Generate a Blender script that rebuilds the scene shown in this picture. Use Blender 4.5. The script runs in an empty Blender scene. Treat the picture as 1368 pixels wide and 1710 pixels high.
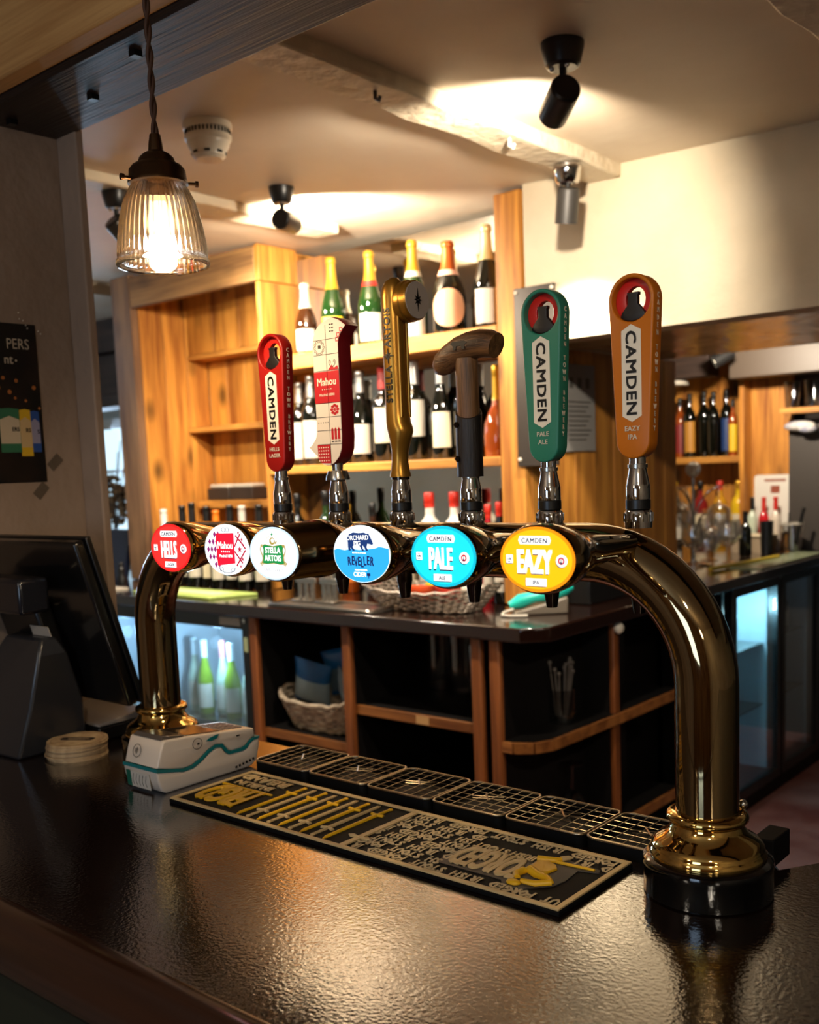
import bpy, bmesh, math, random
from math import sin, cos, pi, radians as rad
from mathutils import Matrix, Vector
random.seed(7)
S = bpy.context.scene
COL = S.collection

# ------------------------------------------------------------------ camera
YAW, PIT, ROLL = .7082, -.1179, .0404
Fw = Vector((-sin(YAW)*cos(PIT), cos(YAW)*cos(PIT), sin(PIT)))
Rt = Vector((cos(YAW), sin(YAW), 0)); Up = Rt.cross(Fw)
R2 = Rt*cos(ROLL) - Up*sin(ROLL); U2 = Up*cos(ROLL) + Rt*sin(ROLL)
cd = bpy.data.cameras.new('camera'); cam = bpy.data.objects.new('camera', cd); COL.objects.link(cam)
cd.sensor_fit = 'HORIZONTAL'; cd.sensor_width = 36.0; cd.lens = 1709.58/1368*36
cd.shift_y = 129.47/1368
cd.clip_start = .02
cd.dof.use_dof = True; cd.dof.focus_distance = 1.36; cd.dof.aperture_fstop = 7.0
cam.matrix_world = Matrix(((R2.x, U2.x, -Fw.x, .5134), (R2.y, U2.y, -Fw.y, -1.1366), (R2.z, U2.z, -Fw.z, 1.6256), (0, 0, 0, 1)))
S.camera = cam

# ------------------------------------------------------------------ view, world, room lights
S.view_settings.view_transform = 'Standard'; S.view_settings.look = 'None'
S.view_settings.gamma = 1; S.view_settings.use_curve_mapping = False
S.view_settings.exposure = 0.52
try:
    S.cycles.use_denoising = True; S.cycles.max_bounces = 8; S.cycles.diffuse_bounces = 4
    S.cycles.glossy_bounces = 5; S.cycles.transparent_max_bounces = 16; S.cycles.transmission_bounces = 6
    S.cycles.caustics_reflective = False; S.cycles.caustics_refractive = False
    S.cycles.sample_clamp_indirect = 6
except Exception: pass
W = bpy.data.worlds.new('world'); S.world = W; W.use_nodes = True
W.node_tree.nodes['Background'].inputs[0].default_value = (.55, .65, .8, 1)
W.node_tree.nodes['Background'].inputs[1].default_value = .05

def light(kind, name, loc, energy, color, target=None, **kw):
    l = bpy.data.lights.new(name, kind); l.energy = energy; l.color = color
    for k, v in kw.items(): setattr(l, k, v)
    o = bpy.data.objects.new(name, l); COL.objects.link(o); o.location = loc
    if target is not None:
        o.rotation_euler = (Vector(target) - Vector(loc)).to_track_quat('-Z', 'Y').to_euler()
    return o
WARM = (1, .72, .42); WARM2 = (1, .86, .68); DAY = (.55, .75, 1)
# unseen lights added for fill and brass highlights, then daylight from the left-room window
light('POINT', 'fill_front_room', (1.9, -2.2, 2.2), 9, WARM2, shadow_soft_size=.12)  # two unseen point fills added to brighten the customers' side
light('POINT', 'fill_front_room', (-.6, -2.6, 2.2), 10, WARM2, shadow_soft_size=.12)
light('SPOT', 'fill_back_bar', (.95, .45, 2.45), 60, WARM2, (-2.0, 1.6, .62), spot_size=rad(50), spot_blend=.5, shadow_soft_size=.04)  # unseen spot added to brighten the shelves under the back counter
light('SPOT', 'fill_over_bar', (1.0, -1.7, 2.5), 34, WARM2, (-.45, -.05, 1.2), spot_size=rad(46), spot_blend=.6, shadow_soft_size=.05)  # no lamp modelled here; spot added to lift the taps and mat
light('AREA', 'fill_front_daylight', (.2, -3.85, 1.6), 16, DAY, (.2, 0, 1.2), shape='RECTANGLE', size=1.0, size_y=1.1)  # cool panel without a window, added for highlights on the brass
light('AREA', 'daylight_left_room', (-6.6, 3.50, 1.55), 55, DAY, (-5.4, 1.2, 1.4), shape='RECTANGLE', size=1.6, size_y=1.0)

light('POINT', 'fill_left_room', (-5.0, 1.5, 2.3), 12, DAY, shadow_soft_size=.2)  # unseen cool fill added so the backlit vase does not go dark
# ------------------------------------------------------------------ materials
def lin(h):
    h = h.lstrip('#'); c = [int(h[i:i+2], 16)/255 for i in (0, 2, 4)]
    return tuple(x/12.92 if x <= .04045 else ((x+.055)/1.055)**2.4 for x in c) + (1,)
def nt(m): return m.node_tree.nodes, m.node_tree.links
def mat(name, col, rough=.5, metal=0, emit=None, es=0, spec=.5, coat=0, bump=None, alpha=None, aniso=0, crough=.05):
    m = bpy.data.materials.new(name); m.use_nodes = True; N, L = nt(m); b = N['Principled BSDF']
    b.inputs['Base Color'].default_value = lin(col) if isinstance(col, str) else tuple(col)+(1,)*(4-len(col))
    b.inputs['Roughness'].default_value = rough; b.inputs['Metallic'].default_value = metal
    b.inputs['Specular IOR Level'].default_value = spec
    if coat: b.inputs['Coat Weight'].default_value = coat; b.inputs['Coat Roughness'].default_value = crough
    if emit: b.inputs['Emission Color'].default_value = lin(emit); b.inputs['Emission Strength'].default_value = es
    if alpha is not None: b.inputs['Alpha'].default_value = alpha
    if bump:
        sc, st, det = bump
        tc = N.new('ShaderNodeTexCoord'); n = N.new('ShaderNodeTexNoise'); n.inputs['Scale'].default_value = sc; n.inputs['Detail'].default_value = det
        bp = N.new('ShaderNodeBump'); bp.inputs['Strength'].default_value = st; bp.inputs['Distance'].default_value = .4/sc
        L.new(tc.outputs['Object'], n.inputs['Vector']); L.new(n.outputs['Fac'], bp.inputs['Height']); L.new(bp.outputs['Normal'], b.inputs['Normal'])
        if coat: L.new(bp.outputs['Normal'], b.inputs['Coat Normal'])
    return m
def vary(m, c1, c2, scale=3, detail=5, lo=.35, hi=.65, dist=0.0, stretch=(1, 1, 1)):
    """blotchy colour between c1 and c2 (paint, plaster, worn tile)"""
    N, L = nt(m); b = N['Principled BSDF']
    tc = N.new('ShaderNodeTexCoord'); mp = N.new('ShaderNodeMapping'); mp.inputs['Scale'].default_value = stretch
    n = N.new('ShaderNodeTexNoise'); n.inputs['Scale'].default_value = scale; n.inputs['Detail'].default_value = detail; n.inputs['Distortion'].default_value = dist
    r = N.new('ShaderNodeValToRGB'); r.color_ramp.elements[0].position = lo; r.color_ramp.elements[1].position = hi
    r.color_ramp.elements[0].color = lin(c1); r.color_ramp.elements[1].color = lin(c2)
    L.new(tc.outputs['Object'], mp.inputs['Vector']); L.new(mp.outputs['Vector'], n.inputs['Vector']); L.new(n.outputs['Fac'], r.inputs['Fac']); L.new(r.outputs['Color'], b.inputs['Base Color'])
    return m
def wood(name, c1, c2, axis='Z', s=1.0, rough=.5, bump=.25, knots=.6, isl=.25, spec=.4, coat=0):
    m = bpy.data.materials.new(name); m.use_nodes = True; N, L = nt(m); b = N['Principled BSDF']
    b.inputs['Roughness'].default_value = rough; b.inputs['Specular IOR Level'].default_value = spec
    if coat: b.inputs['Coat Weight'].default_value = coat; b.inputs['Coat Roughness'].default_value = .15
    tc = N.new('ShaderNodeTexCoord'); geo = N.new('ShaderNodeNewGeometry')
    off = N.new('ShaderNodeVectorMath'); off.operation = 'MULTIPLY_ADD'
    cmb = N.new('ShaderNodeCombineXYZ')
    for i in range(3): L.new(geo.outputs['Random Per Island'], cmb.inputs[i])
    L.new(cmb.outputs[0], off.inputs[0]); off.inputs[1].default_value = (17, 31, 23); L.new(tc.outputs['Object'], off.inputs[2])
    def mapped(ac, al):
        mp = N.new('ShaderNodeMapping'); sc = [ac*s]*3; sc['XYZ'.index(axis)] = al*s
        mp.inputs['Scale'].default_value = sc; L.new(off.outputs[0], mp.inputs['Vector']); return mp.outputs[0]
    n1 = N.new('ShaderNodeTexNoise'); n1.inputs['Scale'].default_value = 1; n1.inputs['Detail'].default_value = 6; n1.inputs['Distortion'].default_value = .5
    L.new(mapped(16, 1.6), n1.inputs['Vector'])
    n2 = N.new('ShaderNodeTexNoise'); n2.inputs['Scale'].default_value = 1; n2.inputs['Detail'].default_value = 3
    L.new(mapped(150, 5), n2.inputs['Vector'])
    vo = N.new('ShaderNodeTexVoronoi'); vo.inputs['Scale'].default_value = 1; L.new(mapped(7, 4), vo.inputs['Vector'])
    r = N.new('ShaderNodeValToRGB'); e = r.color_ramp.elements; e[0].position = .35; e[1].position = .62; e[0].color = lin(c2); e[1].color = lin(c1)
    mx = N.new('ShaderNodeMath'); mx.operation = 'MULTIPLY_ADD'; mx.inputs[1].default_value = .35; 
    L.new(n2.outputs['Fac'], mx.inputs[0]); 
    sub = N.new('ShaderNodeMath'); sub.operation = 'MULTIPLY_ADD'; sub.inputs[1].default_value = .65; sub.inputs[2].default_value = 0
    L.new(n1.outputs['Fac'], sub.inputs[0]); L.new(sub.outputs[0], mx.inputs[2]); L.new(mx.outputs[0], r.inputs['Fac'])
    kr = N.new('ShaderNodeValToRGB'); k = kr.color_ramp.elements; k[0].position = .07; k[1].position = .26
    k[0].color = (1-knots*.8,)*3+(1,); k[1].color = (1, 1, 1, 1); L.new(vo.outputs['Distance'], kr.inputs['Fac'])
    mul = N.new('ShaderNodeMix'); mul.data_type = 'RGBA'; mul.blend_type = 'MULTIPLY'; mul.inputs[0].default_value = 1
    L.new(r.outputs['Color'], mul.inputs[6]); L.new(kr.outputs['Color'], mul.inputs[7])
    hs = N.new('ShaderNodeHueSaturation'); L.new(mul.outputs[2], hs.inputs['Color'])
    vv = N.new('ShaderNodeMath'); vv.operation = 'MULTIPLY_ADD'; vv.inputs[1].default_value = isl; vv.inputs[2].default_value = 1-isl/2
    L.new(geo.outputs['Random Per Island'], vv.inputs[0]); L.new(vv.outputs[0], hs.inputs['Value'])
    L.new(hs.outputs['Color'], b.inputs['Base Color'])
    bp = N.new('ShaderNodeBump'); bp.inputs['Strength'].default_value = bump; bp.inputs['Distance'].default_value = .004
    L.new(mx.outputs[0], bp.inputs['Height']); L.new(bp.outputs['Normal'], b.inputs['Normal'])
    return m
def clear(name, tint=(1, 1, 1), lo=.04, hi=.55, rough=.02, haze=0.0):
    """thin clear glass: see-through with a Fresnel-weighted gloss"""
    m = bpy.data.materials.new(name); m.use_nodes = True; N, L = nt(m); N.remove(N['Principled BSDF']); out = N['Material Output']
    t = N.new('ShaderNodeBsdfTransparent'); t.inputs[0].default_value = tuple(tint)+(1,)
    g = N.new('ShaderNodeBsdfGlossy'); g.inputs['Roughness'].default_value = rough; g.inputs[0].default_value = (1, 1, 1, 1)
    lw = N.new('ShaderNodeLayerWeight'); lw.inputs[0].default_value = .35
    mr = N.new('ShaderNodeMapRange'); mr.inputs[3].default_value = lo; mr.inputs[4].default_value = hi
    L.new(lw.outputs['Facing'], mr.inputs[0])
    mix = N.new('ShaderNodeMixShader'); L.new(mr.outputs[0], mix.inputs[0]); L.new(t.outputs[0], mix.inputs[1]); L.new(g.outputs[0], mix.inputs[2])
    last = mix
    if haze:
        tr = N.new('ShaderNodeBsdfTranslucent'); tr.inputs[0].default_value = (1, .93, .82, 1)
        m2 = N.new('ShaderNodeMixShader'); m2.inputs[0].default_value = haze; L.new(mix.outputs[0], m2.inputs[1]); L.new(tr.outputs[0], m2.inputs[2]); last = m2
    L.new(last.outputs[0], out.inputs[0]); return m
def ribbed(name, mixf=.55):
    m = clear(name, (1, .97, .92), .05, .6, .05); N, L = nt(m); out = N['Material Output']; old = out.inputs[0].links[0].from_socket
    g = N.new('ShaderNodeBsdfRefraction'); g.inputs['IOR'].default_value = 1.45; g.inputs['Roughness'].default_value = .04; g.inputs[0].default_value = (1, .97, .92, 1)
    mx = N.new('ShaderNodeMixShader'); mx.inputs[0].default_value = mixf
    L.new(old, mx.inputs[1]); L.new(g.outputs[0], mx.inputs[2]); L.new(mx.outputs[0], out.inputs[0]); return m
def glow(name, col, s=1.0):
    m = bpy.data.materials.new(name); m.use_nodes = True; N, L = nt(m); b = N['Principled BSDF']
    b.inputs['Base Color'].default_value = (.02, .02, .02, 1); b.inputs['Roughness'].default_value = .25
    b.inputs['Emission Color'].default_value = lin(col); b.inputs['Emission Strength'].default_value = s
    return m
M_ = {}
def MT(key, fn, *a, **k):
    if key not in M_: M_[key] = fn(key, *a, **k)
    return M_[key]
plaster = vary(mat('cream_plaster', '#cfc0a4', .75, bump=(9, .25, 4)), '#c6b597', '#d6c8ae', 2.2)
ceilmat = vary(mat('cream_ceiling_paint', '#cbbca9', .6, bump=(5, .07, 3)), '#c4b39c', '#d0c2ae', 1.4)
beampaint = mat('painted_beam', '#cdbfa6', .55, bump=(22, .5, 3))
soffitmat = vary(mat('gloss_soffit_paint', '#b09c80', .22, bump=(6, .25, 3)), '#a28e70', '#bba88a', 3)
darkbeam = wood('black_painted_oak', '#2a211d', '#120e0d', 'X', 1.0, .45, 1.6, .3, 0)
oak = wood('light_oak', '#d9ab6c', '#ab7a45', 'X', .7, .6, .3, .5, 0)
darklint = wood('dark_stained_oak', '#3a2a22', '#1d1512', 'X', 1, .6, .5, .4, 0)
pineZ = wood('reclaimed_pine_upright', '#cf8f3c', '#82491a', 'Z', .8, .5, .3, .95, .35)
pineX = wood('reclaimed_pine_level', '#d59745', '#8a5422', 'X', .8, .5, .3, .6, .3)
weather = wood('weathered_pine', '#8a6746', '#54392a', 'Z', .8, .7, .5, .6, .2)
weatherX = wood('weathered_pine_level', '#9c7444', '#614225', 'X', .8, .7, .5, .6, .2)
mahog = wood('dark_mahogany', '#381810', '#1d0c08', 'X', 1.2, .32, .1, .1, 0, coat=.3)
mahogZ = wood('mahogany_edge', '#94562b', '#5a2f15', 'Z', 1.2, .4, .1, .1, .1)
mahogX = wood('mahogany_shelf_edge', '#9c6432', '#643819', 'X', 1.2, .4, .1, .1, .1)
darkwood = mat('black_brown_carcass', '#0a0706', .6, spec=.25)
bartop = mat('lacquered_bar_top', '#150b07', .10, coat=1, spec=.9, bump=(190, .17, 3), crough=.05)
moulding = wood('lacquered_moulding', '#2a150c', '#150a06', 'X', 1, .12, .1, .1, 0, coat=1)
tilefloor = vary(mat('worn_red_floor', '#6a352b', .35, bump=(14, .2, 3)), '#5c2c24', '#86615a', 2.4)
brass = mat('polished_bronze_tube', '#a28c66', .05, 1)
gold = mat('polished_brass', '#d9b469', .06, 1)
chrome = mat('chrome', '#c9c6c2', .07, 1)
steel = mat('brushed_steel', '#a9a49c', .25, 1)
gunmetal = mat('dark_chrome', '#4a4038', .12, 1)
black = mat('black_plastic', '#0b0b0c', .35)
blackgloss = mat('gloss_black_plastic', '#070707', .1, coat=.5)
rubber = mat('black_rubber', '#060607', .75, spec=.15)
bottleblack = mat('dark_bottle_glass', '#060805', .04, spec=.8)
bottlegreen = mat('green_bottle_glass', '#0f2a0c', .04, spec=.8)
bottlebrown = mat('brown_bottle_glass', '#2e1606', .04, spec=.8)
amber = mat('amber_spirit', '#8a3d0c', .05, spec=.8)
clearglass = clear('clear_glass', (.96, .97, .98), .12, .85, .03)
fridgeglass = clear('fridge_glass', (.85, .95, 1), .05, .5, .01)
mirrorm = mat('mirror', '#b9b4aa', .015, 1)
white = mat('white_print', '#e6dcc8', .5)

# ------------------------------------------------------------------ mesh helpers
class MB:
    def __init__(s): s.v = []; s.f = []
    def add(s, vs, fs, M=None):
        o = len(s.v)
        s.v += [tuple(M @ Vector(p)) for p in vs] if M is not None else [tuple(p) for p in vs]
        s.f += [tuple(i+o for i in f) for f in fs]; return s
    def box(s, x0, y0, z0, x1, y1, z1, M=None):
        v = [(x, y, z) for z in (z0, z1) for y in (y0, y1) for x in (x0, x1)]
        return s.add(v, [(0, 2, 3, 1), (4, 5, 7, 6), (0, 1, 5, 4), (2, 6, 7, 3), (0, 4, 6, 2), (1, 3, 7, 5)], M)
    def lathe(s, prof, n=32, M=None, sx=1, sy=1, a0=0, a1=2*pi):
        full = abs(a1-a0-2*pi) < 1e-6; k = n if full else n+1; v = []; f = []
        for r, z in prof:
            for i in range(k):
                a = a0+(a1-a0)*i/n; v.append((r*cos(a)*sx, r*sin(a)*sy, z))
        for j in range(len(prof)-1):
            for i in range(n):
                a, b = j*k+i, j*k+(i+1) % k; f.append((a, b, b+k, a+k))
        if full:
            if prof[0][0] > 1e-6: f.append(tuple(range(k))[::-1])
            if prof[-1][0] > 1e-6: f.append(tuple(range((len(prof)-1)*k, len(prof)*k)))
        return s.add(v, f, M)
    def cyl(s, r, z0, z1, n=24, M=None, r1=None): return s.lathe([(r, z0), (r if r1 is None else r1, z1)], n, M)
    def tube(s, pts, r, n=10, closed=False, M=None, cap=True):
        P = [Vector(p) for p in pts]; m = len(P); rr = r if isinstance(r, (list, tuple)) else [r]*m; v = []; f = []; up = None
        for i in range(m):
            a = P[i-1] if (i or closed) else P[i]; b = P[(i+1) % m] if (i < m-1 or closed) else P[i]
            t = (b-a).normalized()
            if up is None: up = t.orthogonal().normalized()
            up = (up-t*up.dot(t)); up = up.normalized() if up.length > 1e-6 else t.orthogonal().normalized()
            w = t.cross(up)
            for k in range(n):
                a_ = 2*pi*k/n; v.append(P[i]+(up*cos(a_)+w*sin(a_))*rr[i])
        for i in range(m if closed else m-1):
            j = (i+1) % m
            for k in range(n): f.append((i*n+k, i*n+(k+1) % n, j*n+(k+1) % n, j*n+k))
        if cap and not closed: f += [tuple(range(n))[::-1], tuple(range((m-1)*n, m*n))]
        return s.add(v, f, M)
    def prism(s, poly, z0, z1, M=None):
        n = len(poly); v = [(x, y, z0) for x, y in poly]+[(x, y, z1) for x, y in poly]
        return s.add(v, [tuple(range(n))[::-1], tuple(range(n, 2*n))]+[(i, (i+1) % n, n+(i+1) % n, n+i) for i in range(n)], M)
    def loft(s, secs, M=None):
        n = len(secs[0]); v = [p for q in secs for p in q]; f = [tuple(range(n))[::-1], tuple(range((len(secs)-1)*n, len(secs)*n))]
        for j in range(len(secs)-1):
            for i in range(n): f.append((j*n+i, j*n+(i+1) % n, (j+1)*n+(i+1) % n, (j+1)*n+i))
        return s.add(v, f, M)
    def ball(s, r, c=(0, 0, 0), n=16, sx=1, sy=1, sz=1, M=None):
        pr = [(r*sin(pi*i/(n//2)), -r*cos(pi*i/(n//2))) for i in range(n//2+1)]
        T = Matrix.Translation(c) @ Matrix.Diagonal((sx, sy, sz, 1)); return s.lathe([(max(a, 1e-5), b) for a, b in pr], n, (M @ T) if M is not None else T)
    def curve(s, data, M=None):
        o = bpy.data.objects.new('tmp', data); me = bpy.data.meshes.new_from_object(o)
        s.add([v.co for v in me.vertices], [tuple(p.vertices) for p in me.polygons], M)
        bpy.data.objects.remove(o); bpy.data.meshes.remove(me); bpy.data.curves.remove(data); return s
    def text(s, body, size, M, ext=.0002, bold=0, sx=1, align='CENTER', space=1, bev=0, res=3, line=1):
        c = bpy.data.curves.new('t', 'FONT'); c.body = body; c.size = size/.73; c.extrude = ext
        c.align_x = align; c.align_y = 'CENTER' if '\n' in body else 'BOTTOM_BASELINE'; c.space_character = space; c.resolution_u = res; c.bevel_depth = bev; c.space_line = line
        c.bevel_resolution = 1
        T = Matrix.Diagonal((sx, 1, 1, 1)); o = bpy.data.objects.new('tmp', c); me = bpy.data.meshes.new_from_object(o)
        vs = [tuple(v.co) for v in me.vertices]; fs = [tuple(q.vertices) for q in me.polygons]; d = bold*size
        for i, (ax, ay) in enumerate(((-1, -.8), (1, .8), (-1, .8), (1, -.8)) if bold else ((0, 0),)):
            s.add([(x*sx+ax*d, y+ay*d, z+i*1e-5) for x, y, z in vs], fs, M)
        bpy.data.objects.remove(o); bpy.data.meshes.remove(me); bpy.data.curves.remove(c); return s
    def shape(s, polys, ext, M=None, bev=0, bres=2):
        c = bpy.data.curves.new('s', 'CURVE'); c.dimensions = '2D'; c.fill_mode = 'BOTH'; c.extrude = max(ext-bev, 0); c.bevel_depth = bev; c.bevel_resolution = bres; c.offset = -bev
        for p in polys:
            sp = c.splines.new('POLY'); sp.points.add(len(p)-1); sp.use_cyclic_u = True
            for q, (x, y) in zip(sp.points, p): q.co = (x, y, 0, 1)
        return s.curve(c, M)
    def build(s, name, m, parent=None, smooth=35, bevel=0, loc=None, seg=2, weld=True):
        me = bpy.data.meshes.new(name); me.from_pydata(s.v, [], s.f); me.update()
        if weld:
            b = bmesh.new(); b.from_mesh(me); bmesh.ops.remove_doubles(b, verts=b.verts, dist=1e-6); bmesh.ops.recalc_face_normals(b, faces=b.faces); b.to_mesh(me); b.free()
        if m: me.materials.append(m)
        if smooth:
            me.shade_smooth(); me.set_sharp_from_angle(angle=rad(smooth))
        o = bpy.data.objects.new(name, me); COL.objects.link(o); o.parent = parent
        if loc: o.location = loc
        if bevel:
            d = o.modifiers.new('bevel', 'BEVEL'); d.width = bevel; d.segments = seg; d.limit_method = 'ANGLE'; d.angle_limit = rad(40)
        return o
def tag(o, label=None, cat=None, group=None, kind=None):
    if label: o['label'] = label
    if cat: o['category'] = cat
    if group: o['group'] = group
    if kind: o['kind'] = kind
    return o
def thing(name, label, cat, loc=(0, 0, 0), rot=(0, 0, 0), group=None):
    o = bpy.data.objects.new(name, None); o.empty_display_size = .02; COL.objects.link(o); o.location = loc; o.rotation_euler = rot
    return tag(o, label, cat, group)
def struct(name, mb, m, **k): return tag(mb.build(name, m, **k), kind='structure')
def P(parent, name, m, mb, label=None, **k): return tag(mb.build(name, m, parent, **k), label)
def face_y(x=0, y=0, z=0, a=0): return Matrix.Translation((x, y, z)) @ Matrix(((1, 0, 0, 0), (0, 0, -1, 0), (0, 1, 0, 0), (0, 0, 0, 1))) @ Matrix.Rotation(a, 4, 'Z')
def face_x(x=0, y=0, z=0, a=0): return Matrix.Translation((x, y, z)) @ Matrix(((0, 0, 1, 0), (1, 0, 0, 0), (0, 1, 0, 0), (0, 0, 0, 1))) @ Matrix.Rotation(a, 4, 'Z')
def flat180(x=0, y=0, z=0, a=0): return Matrix.Translation((x, y, z)) @ Matrix.Rotation(pi+a, 4, 'Z')
def T(x, y, z): return Matrix.Translation((x, y, z))
def axis_m(loc, d):
    """z axis along d"""
    return Matrix.Translation(loc) @ Vector(d).normalized().to_track_quat('Z', 'Y').to_matrix().to_4x4()
def rrect(w, h, r, n=5, cx=0, cy=0):
    p = []
    for sx, sy, a in ((1, 1, 0), (-1, 1, 90), (-1, -1, 180), (1, -1, 270)):
        for i in range(n+1):
            t = rad(a+90*i/n); p.append((cx+sx*(w/2-r)+r*cos(t), cy+sy*(h/2-r)+r*sin(t)))
    return p
def ell(a, b, n=40, cx=0, cy=0, t0=0): return [(cx+a*cos(2*pi*i/n+t0), cy+b*sin(2*pi*i/n+t0)) for i in range(n)]
def star(r, r2, n=5, cx=0, cy=0, t0=pi/2): return [(cx+(r if i % 2 == 0 else r2)*cos(t0+pi*i/n), cy+(r if i % 2 == 0 else r2)*sin(t0+pi*i/n)) for i in range(2*n)]
ORD = ['first', 'second', 'third', 'fourth', 'fifth', 'sixth', 'seventh', 'eighth', 'ninth', 'tenth', 'eleventh', 'twelfth', 'thirteenth', 'fourteenth']
B = 1.10          # top of the bar and of the back counter

# ================================================================== SETTING
def cz(x): return 2.555-.028*x
struct('floor', MB().box(-9, -4, -.05, 4, 6, 0), tilefloor)
# ceiling over the staff side, a little out of level like an old room
c = MB(); c.add([(-4.4, .0, cz(-4.4)), (3, .0, cz(3)), (3, 2.0, cz(3)), (-4.4, 2.6, cz(-4.4)), (-4.4, .0, 2.9), (3, .0, 2.9), (3, 2.0, 2.9), (-4.4, 2.6, 2.9)],
                [(0, 1, 2, 3), (7, 6, 5, 4), (0, 4, 5, 1), (1, 5, 6, 2), (2, 6, 7, 3), (3, 7, 4, 0)])
struct('ceiling', c, ceilmat)
struct('ceiling_front', MB().box(-1.5, -4, 2.75, 4, 0, 2.85), ceilmat)
struct('ceiling_left', MB().box(-9, .2, 2.62, -4.4, 6, 2.7), ceilmat)
plaster2 = vary(mat('taupe_plaster', '#8d7766', .75, bump=(9, .25, 4)), '#84705e', '#9a8472', 2.2)
struct('wall_left', MB().box(-1.62, -4, 0, -1.47, .124, 2.75), plaster2)
struct('trim_1', MB().box(-1.47, .105, 0, -1.40, .124, 2.42), plaster2, bevel=.004)     # the pier's nib beside the poster
struct('wall_bulkhead', MB().box(-1.575, 2.0, 2.05, 3, 2.12, 2.62), plaster)
struct('ceiling_soffit', MB().box(-1.575, 2.12, 2.05, 3, 3.06, 2.15), soffitmat)
struct('ceiling_recess', MB().box(-2.7, 3.06, 2.22, 3, 4.75, 2.3), ceilmat)
struct('wall_back', MB().box(-4.12, 2.50, 0, -1.67, 2.6, 2.68), plaster)
timber = MB(); y = 2.03
while y < 3.2:
    timber.box(-1.66, y, B+.001, -1.585+random.uniform(0, .004), min(y+.148, 3.2), 2.05); y += .151
struct('wall_timber', timber, pineZ, bevel=.002)
struct('wall_recess', MB().box(-2.75, 3.1, 0, -1.67, 3.18, 2.3).box(-2.75, 3.18, 0, -2.65, 4.75, 2.3), plaster)
struct('wall_far', MB().box(-2.75, 4.75, 0, 3, 4.85, 2.3), mat('slate_grey_wall', '#4a423b', .6))
struct('wall_right', MB().box(3, -4, 0, 3.1, 4.85, 2.85), plaster)
struct('wall_front', MB().box(-1.6, -4.1, 0, 3.1, -4, 2.85), vary(mat('front_wall', '#8a6a4c', .7), '#6f5238', '#9c7f5f', 3))
struct('wall_left_room', MB().box(-9, 3.6, 0, -2.8, 3.7, 2.7), mat('pale_blue_wall', '#b9c4c9', .7))
struct('wall_left_end', MB().box(-9.1, .2, 0, -9, 3.7, 2.7).box(-9, .1, 0, -1.62, .2, 2.7), plaster)
# beams
bm_ = MB(); bm_.box(-1.60, -.085, 2.335, 3, .115, 2.60)
struct('beam_header', bm_, darkbeam, bevel=.006)
struct('beam_cladding', MB().box(-1.47, -.125, 2.345, 3, -.0852, 2.75), oak, bevel=.004)
pg = MB()
for px, py in ((-1.2, .02), (-.98, -.04), (-1.42, -.02)): pg.box(px-.008, py-.008, 2.325, px+.008, py+.008, 2.337)
struct('beam_pegs', pg, black)
def joist(name, x0, x1, y0, y1, z, m):
    b = MB(); n = 14; secs = []
    for i in range(n+1):
        y = y0+(y1-y0)*i/n; j = .006*sin(i*1.7)+.004*sin(i*3.1+1)
        secs.append([(x0+j, y, z+.004*sin(i*2.3)), (x1+j*.6, y, z+.004*sin(i*2.1+1)), (x1+j*.6, y, z+.15), (x0+j, y, z+.15)])
    return struct(name, b.loft(secs), m, bevel=.006)
joist('beam_ceiling', -1.31, -1.185, .115, 2.0, 2.547, beampaint)
joist('beam_ceiling_left', -2.60, -2.47, .115, 2.0, 2.59, beampaint)
joist('beam_ceiling_right', -.305, -.15, .115, 2.0, 2.51, beampaint)
for hx_, hy_, nm, c_ in ((-1.215, 1.40, 'small white hook under the painted ceiling beam near the spotlight', '#e8dfd0'), (-1.225, .84, 'small dark nail under the painted ceiling beam', '#3a332c')):
    tag(MB().tube([(hx_, hy_, 2.548), (hx_, hy_, 2.528), (hx_+.012, hy_, 2.520), (hx_+.016, hy_, 2.530)], .005, 8).build('cup_hook', mat('hook_paint', c_, .4)), nm, 'hook')
struct('beam_recess', MB().box(-2.65, 4.25, 2.06, -1.9, 4.4, 2.22), darklint, bevel=.005)
struct('beam_recess_right', MB().box(-1.77, 4.22, 2.03, 3, 4.38, 2.22), mat('grey_beam', '#463a2f', .5), bevel=.005)
struct('beam_lintel', MB().box(-8.9, 2.62, 2.42, -4.12, 2.82, 2.62).box(-8.9, 2.66, 2.16, -4.12, 2.82, 2.41).box(-8.9, 2.60, 2.08, -4.12, 2.82, 2.155), darklint, bevel=.006)
# far left window, with daylight behind its panes
wz = MB()
for a, b in ((-7.6, -7.0), (-6.9, -6.3), (-6.2, -5.6)): wz.box(a, 3.56, 1.0, b, 3.59, 2.02)
win = struct('window_1', wz, glow('daylit_pane', '#bfe0f2', 1.15))
fr = MB(); fr.box(-7.7, 3.53, .9, -5.5, 3.6, 1.0).box(-7.7, 3.53, 2.02, -5.5, 3.6, 2.1)
for a in (-7.7, -7.0, -6.3, -5.6): fr.box(a, 3.53, 1.0, a+.1, 3.6, 2.02)
for a in (1.32, 1.68): fr.box(-7.7, 3.545, a, -5.5, 3.6, a+.025)
P(win, 'window_frame', mat('white_window_paint', '#d8dde0', .5), fr)

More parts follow.
